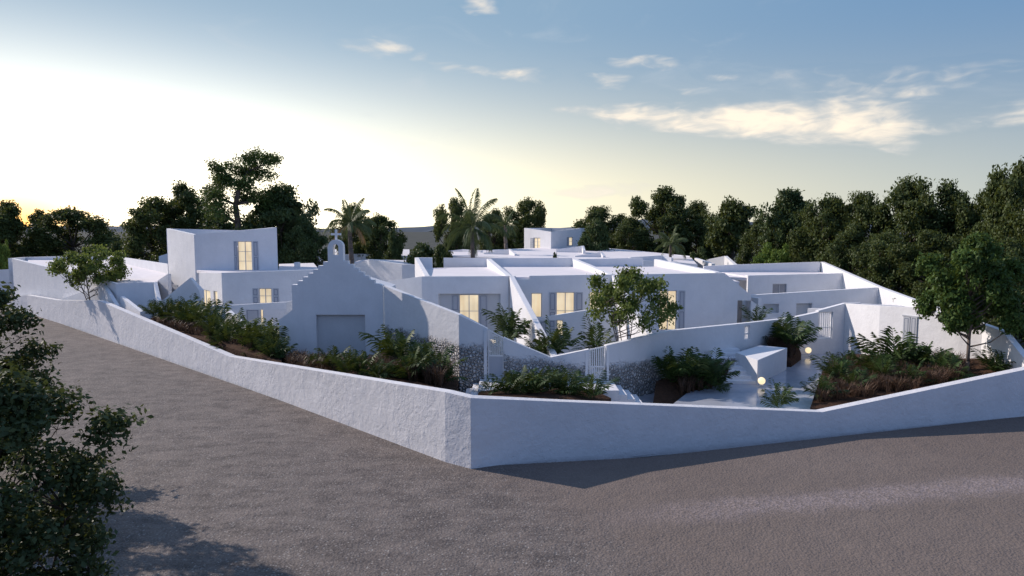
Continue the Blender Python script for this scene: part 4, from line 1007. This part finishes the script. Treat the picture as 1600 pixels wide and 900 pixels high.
L5 = [(2, 1048, 600, 36.5, 44, 'palm shrub against the rubble foot, left end of the bed below the long wall'), (3, 1074, 606, 36.5, 56, 'tall palm shrub in the middle of the bed below the long wall'), (0, 1095, 610, 36.5, 36, 'low palm shrub spilling towards the street wall'),
      (2, 1114, 602, 36.2, 44, 'tall palm shrub at the terrace side of the bed below the long wall'), (3, 1226, 548, 44, 48, 'dense palm shrub in the nook behind the low white block'), (2, 1236, 548, 44.8, 40, 'palm shrub leaning over the far globe lamp'),
      (0, 1218, 640, 32, 36, 'single palm shrub on the terrace close to the street wall'), (1, 1282, 622, 33, 34, 'palm shrub at the left tip of the large right bed'), (3, 1308, 604, 36.0, 44, 'bushy palm shrub beside the terrace in the large right bed'), (2, 1326, 584, 39.2, 32, 'palm shrub at the rear left of the large right bed'),
      (2, 1362, 592, 37.5, 40, 'palm shrub in the brown grass of the large right bed'), (3, 1397, 586, 38, 64, 'tallest palm shrub, below the closed shutters of the annex'), (0, 1380, 600, 35.5, 42, 'palm shrub before the tallest one in the right bed'), (3, 1434, 590, 37.5, 48, 'palm shrub just right of the closed annex shutters'),
      (2, 1452, 592, 36.5, 44, 'palm shrub left of the light green tree trunk'), (1, 1480, 598, 35, 40, 'low palm shrub touching the light green tree trunk'), (3, 1552, 585, 35.5, 36, 'palm shrub right of the light green tree trunk'), (0, 1335, 612, 34, 30, 'low palm shrub near the street wall in the right bed'),
      (1, 1420, 605, 34.5, 34, 'low palm shrub before the annex in the right bed'), (1, 1118, 612, 36, 28, 'small palm shrub on the soil slope by the terrace'), (2, 1405, 480, 49, 14, 'tiny palm tip showing over the annex roof')]
for k, px, py, D, h, lb in L5: shrub(k, px, py, D, h, lb, G5, 1.15)

# grasses: one mass per bed
def grass(seed, areas, n, h, name='ornamental_grass', mat='grass'):
    rng = np.random.default_rng(seed); V = []; Fq = []
    A = np.array([[tuple(W(*q)) for q in a] for a in areas])
    for _ in range(n):
        a = A[rng.integers(len(A))]; u, v = rng.random(2); p = (a[0] * (1 - u) + a[1] * u) * (1 - v) + (a[3] * (1 - u) + a[2] * u) * v
        for b in range(26):
            an_ = rng.uniform(0, 6.28); t_ = rng.uniform(.1, .55); hh = h * rng.uniform(.5, 1.15); d = np.array([math.cos(an_), math.sin(an_), 0])
            w = np.array([-d[1], d[0], 0]) * .010; q0 = p + d * .06 * rng.random(); q1 = q0 + d * t_ * hh * .4 + np.array([0, 0, hh * .65]); q2 = q1 + d * t_ * hh * .9 + np.array([0, 0, hh * .28])
            i = len(V); V += [q0 - w, q0 + w, q1 + w, q1 - w]; Fq.append((i, i + 1, i + 2, i + 3))
            i = len(V); V += [q1 - w * 1.6, q1 + w * 1.6, q2 + w * .2, q2 - w * .2]; Fq.append((i, i + 1, i + 2, i + 3))
    o = np_mesh(name, np.array(V), np.array(Fq), [M[mat]]); o['kind'] = 'stuff'; return o
o = grass(1, [[(575, 590, 33), (690, 606, 30.5), (705, 590, 34), (600, 570, 39)]], 260, 1.0); tag(o, 'brown ornamental grass before the sunlit wall right of the chapel door', 'grass')
o = grass(2, [[(450, 577, 36), (580, 590, 33), (590, 570, 38), (450, 560, 39.5)], [(240, 506, 50), (430, 562, 38), (430, 550, 41), (260, 495, 53)]], 240, .6); tag(o, 'low brown grass under the palm shrubs left of and before the chapel', 'grass')
o = grass(3, [[(1275, 640, 32), (1500, 602, 34), (1500, 570, 38), (1300, 575, 41)]], 460, .9); tag(o, 'reddish brown grass filling the large bed at the right', 'grass')
o = grass(4, [[(1060, 620, 35), (1120, 606, 36.8), (1155, 575, 40.6), (1060, 582, 38)], [(1200, 550, 43), (1236, 562, 42.6), (1250, 548, 45), (1206, 540, 43.6)]], 260, .8); tag(o, 'dark brown grass along the foot of the long garden wall', 'grass')
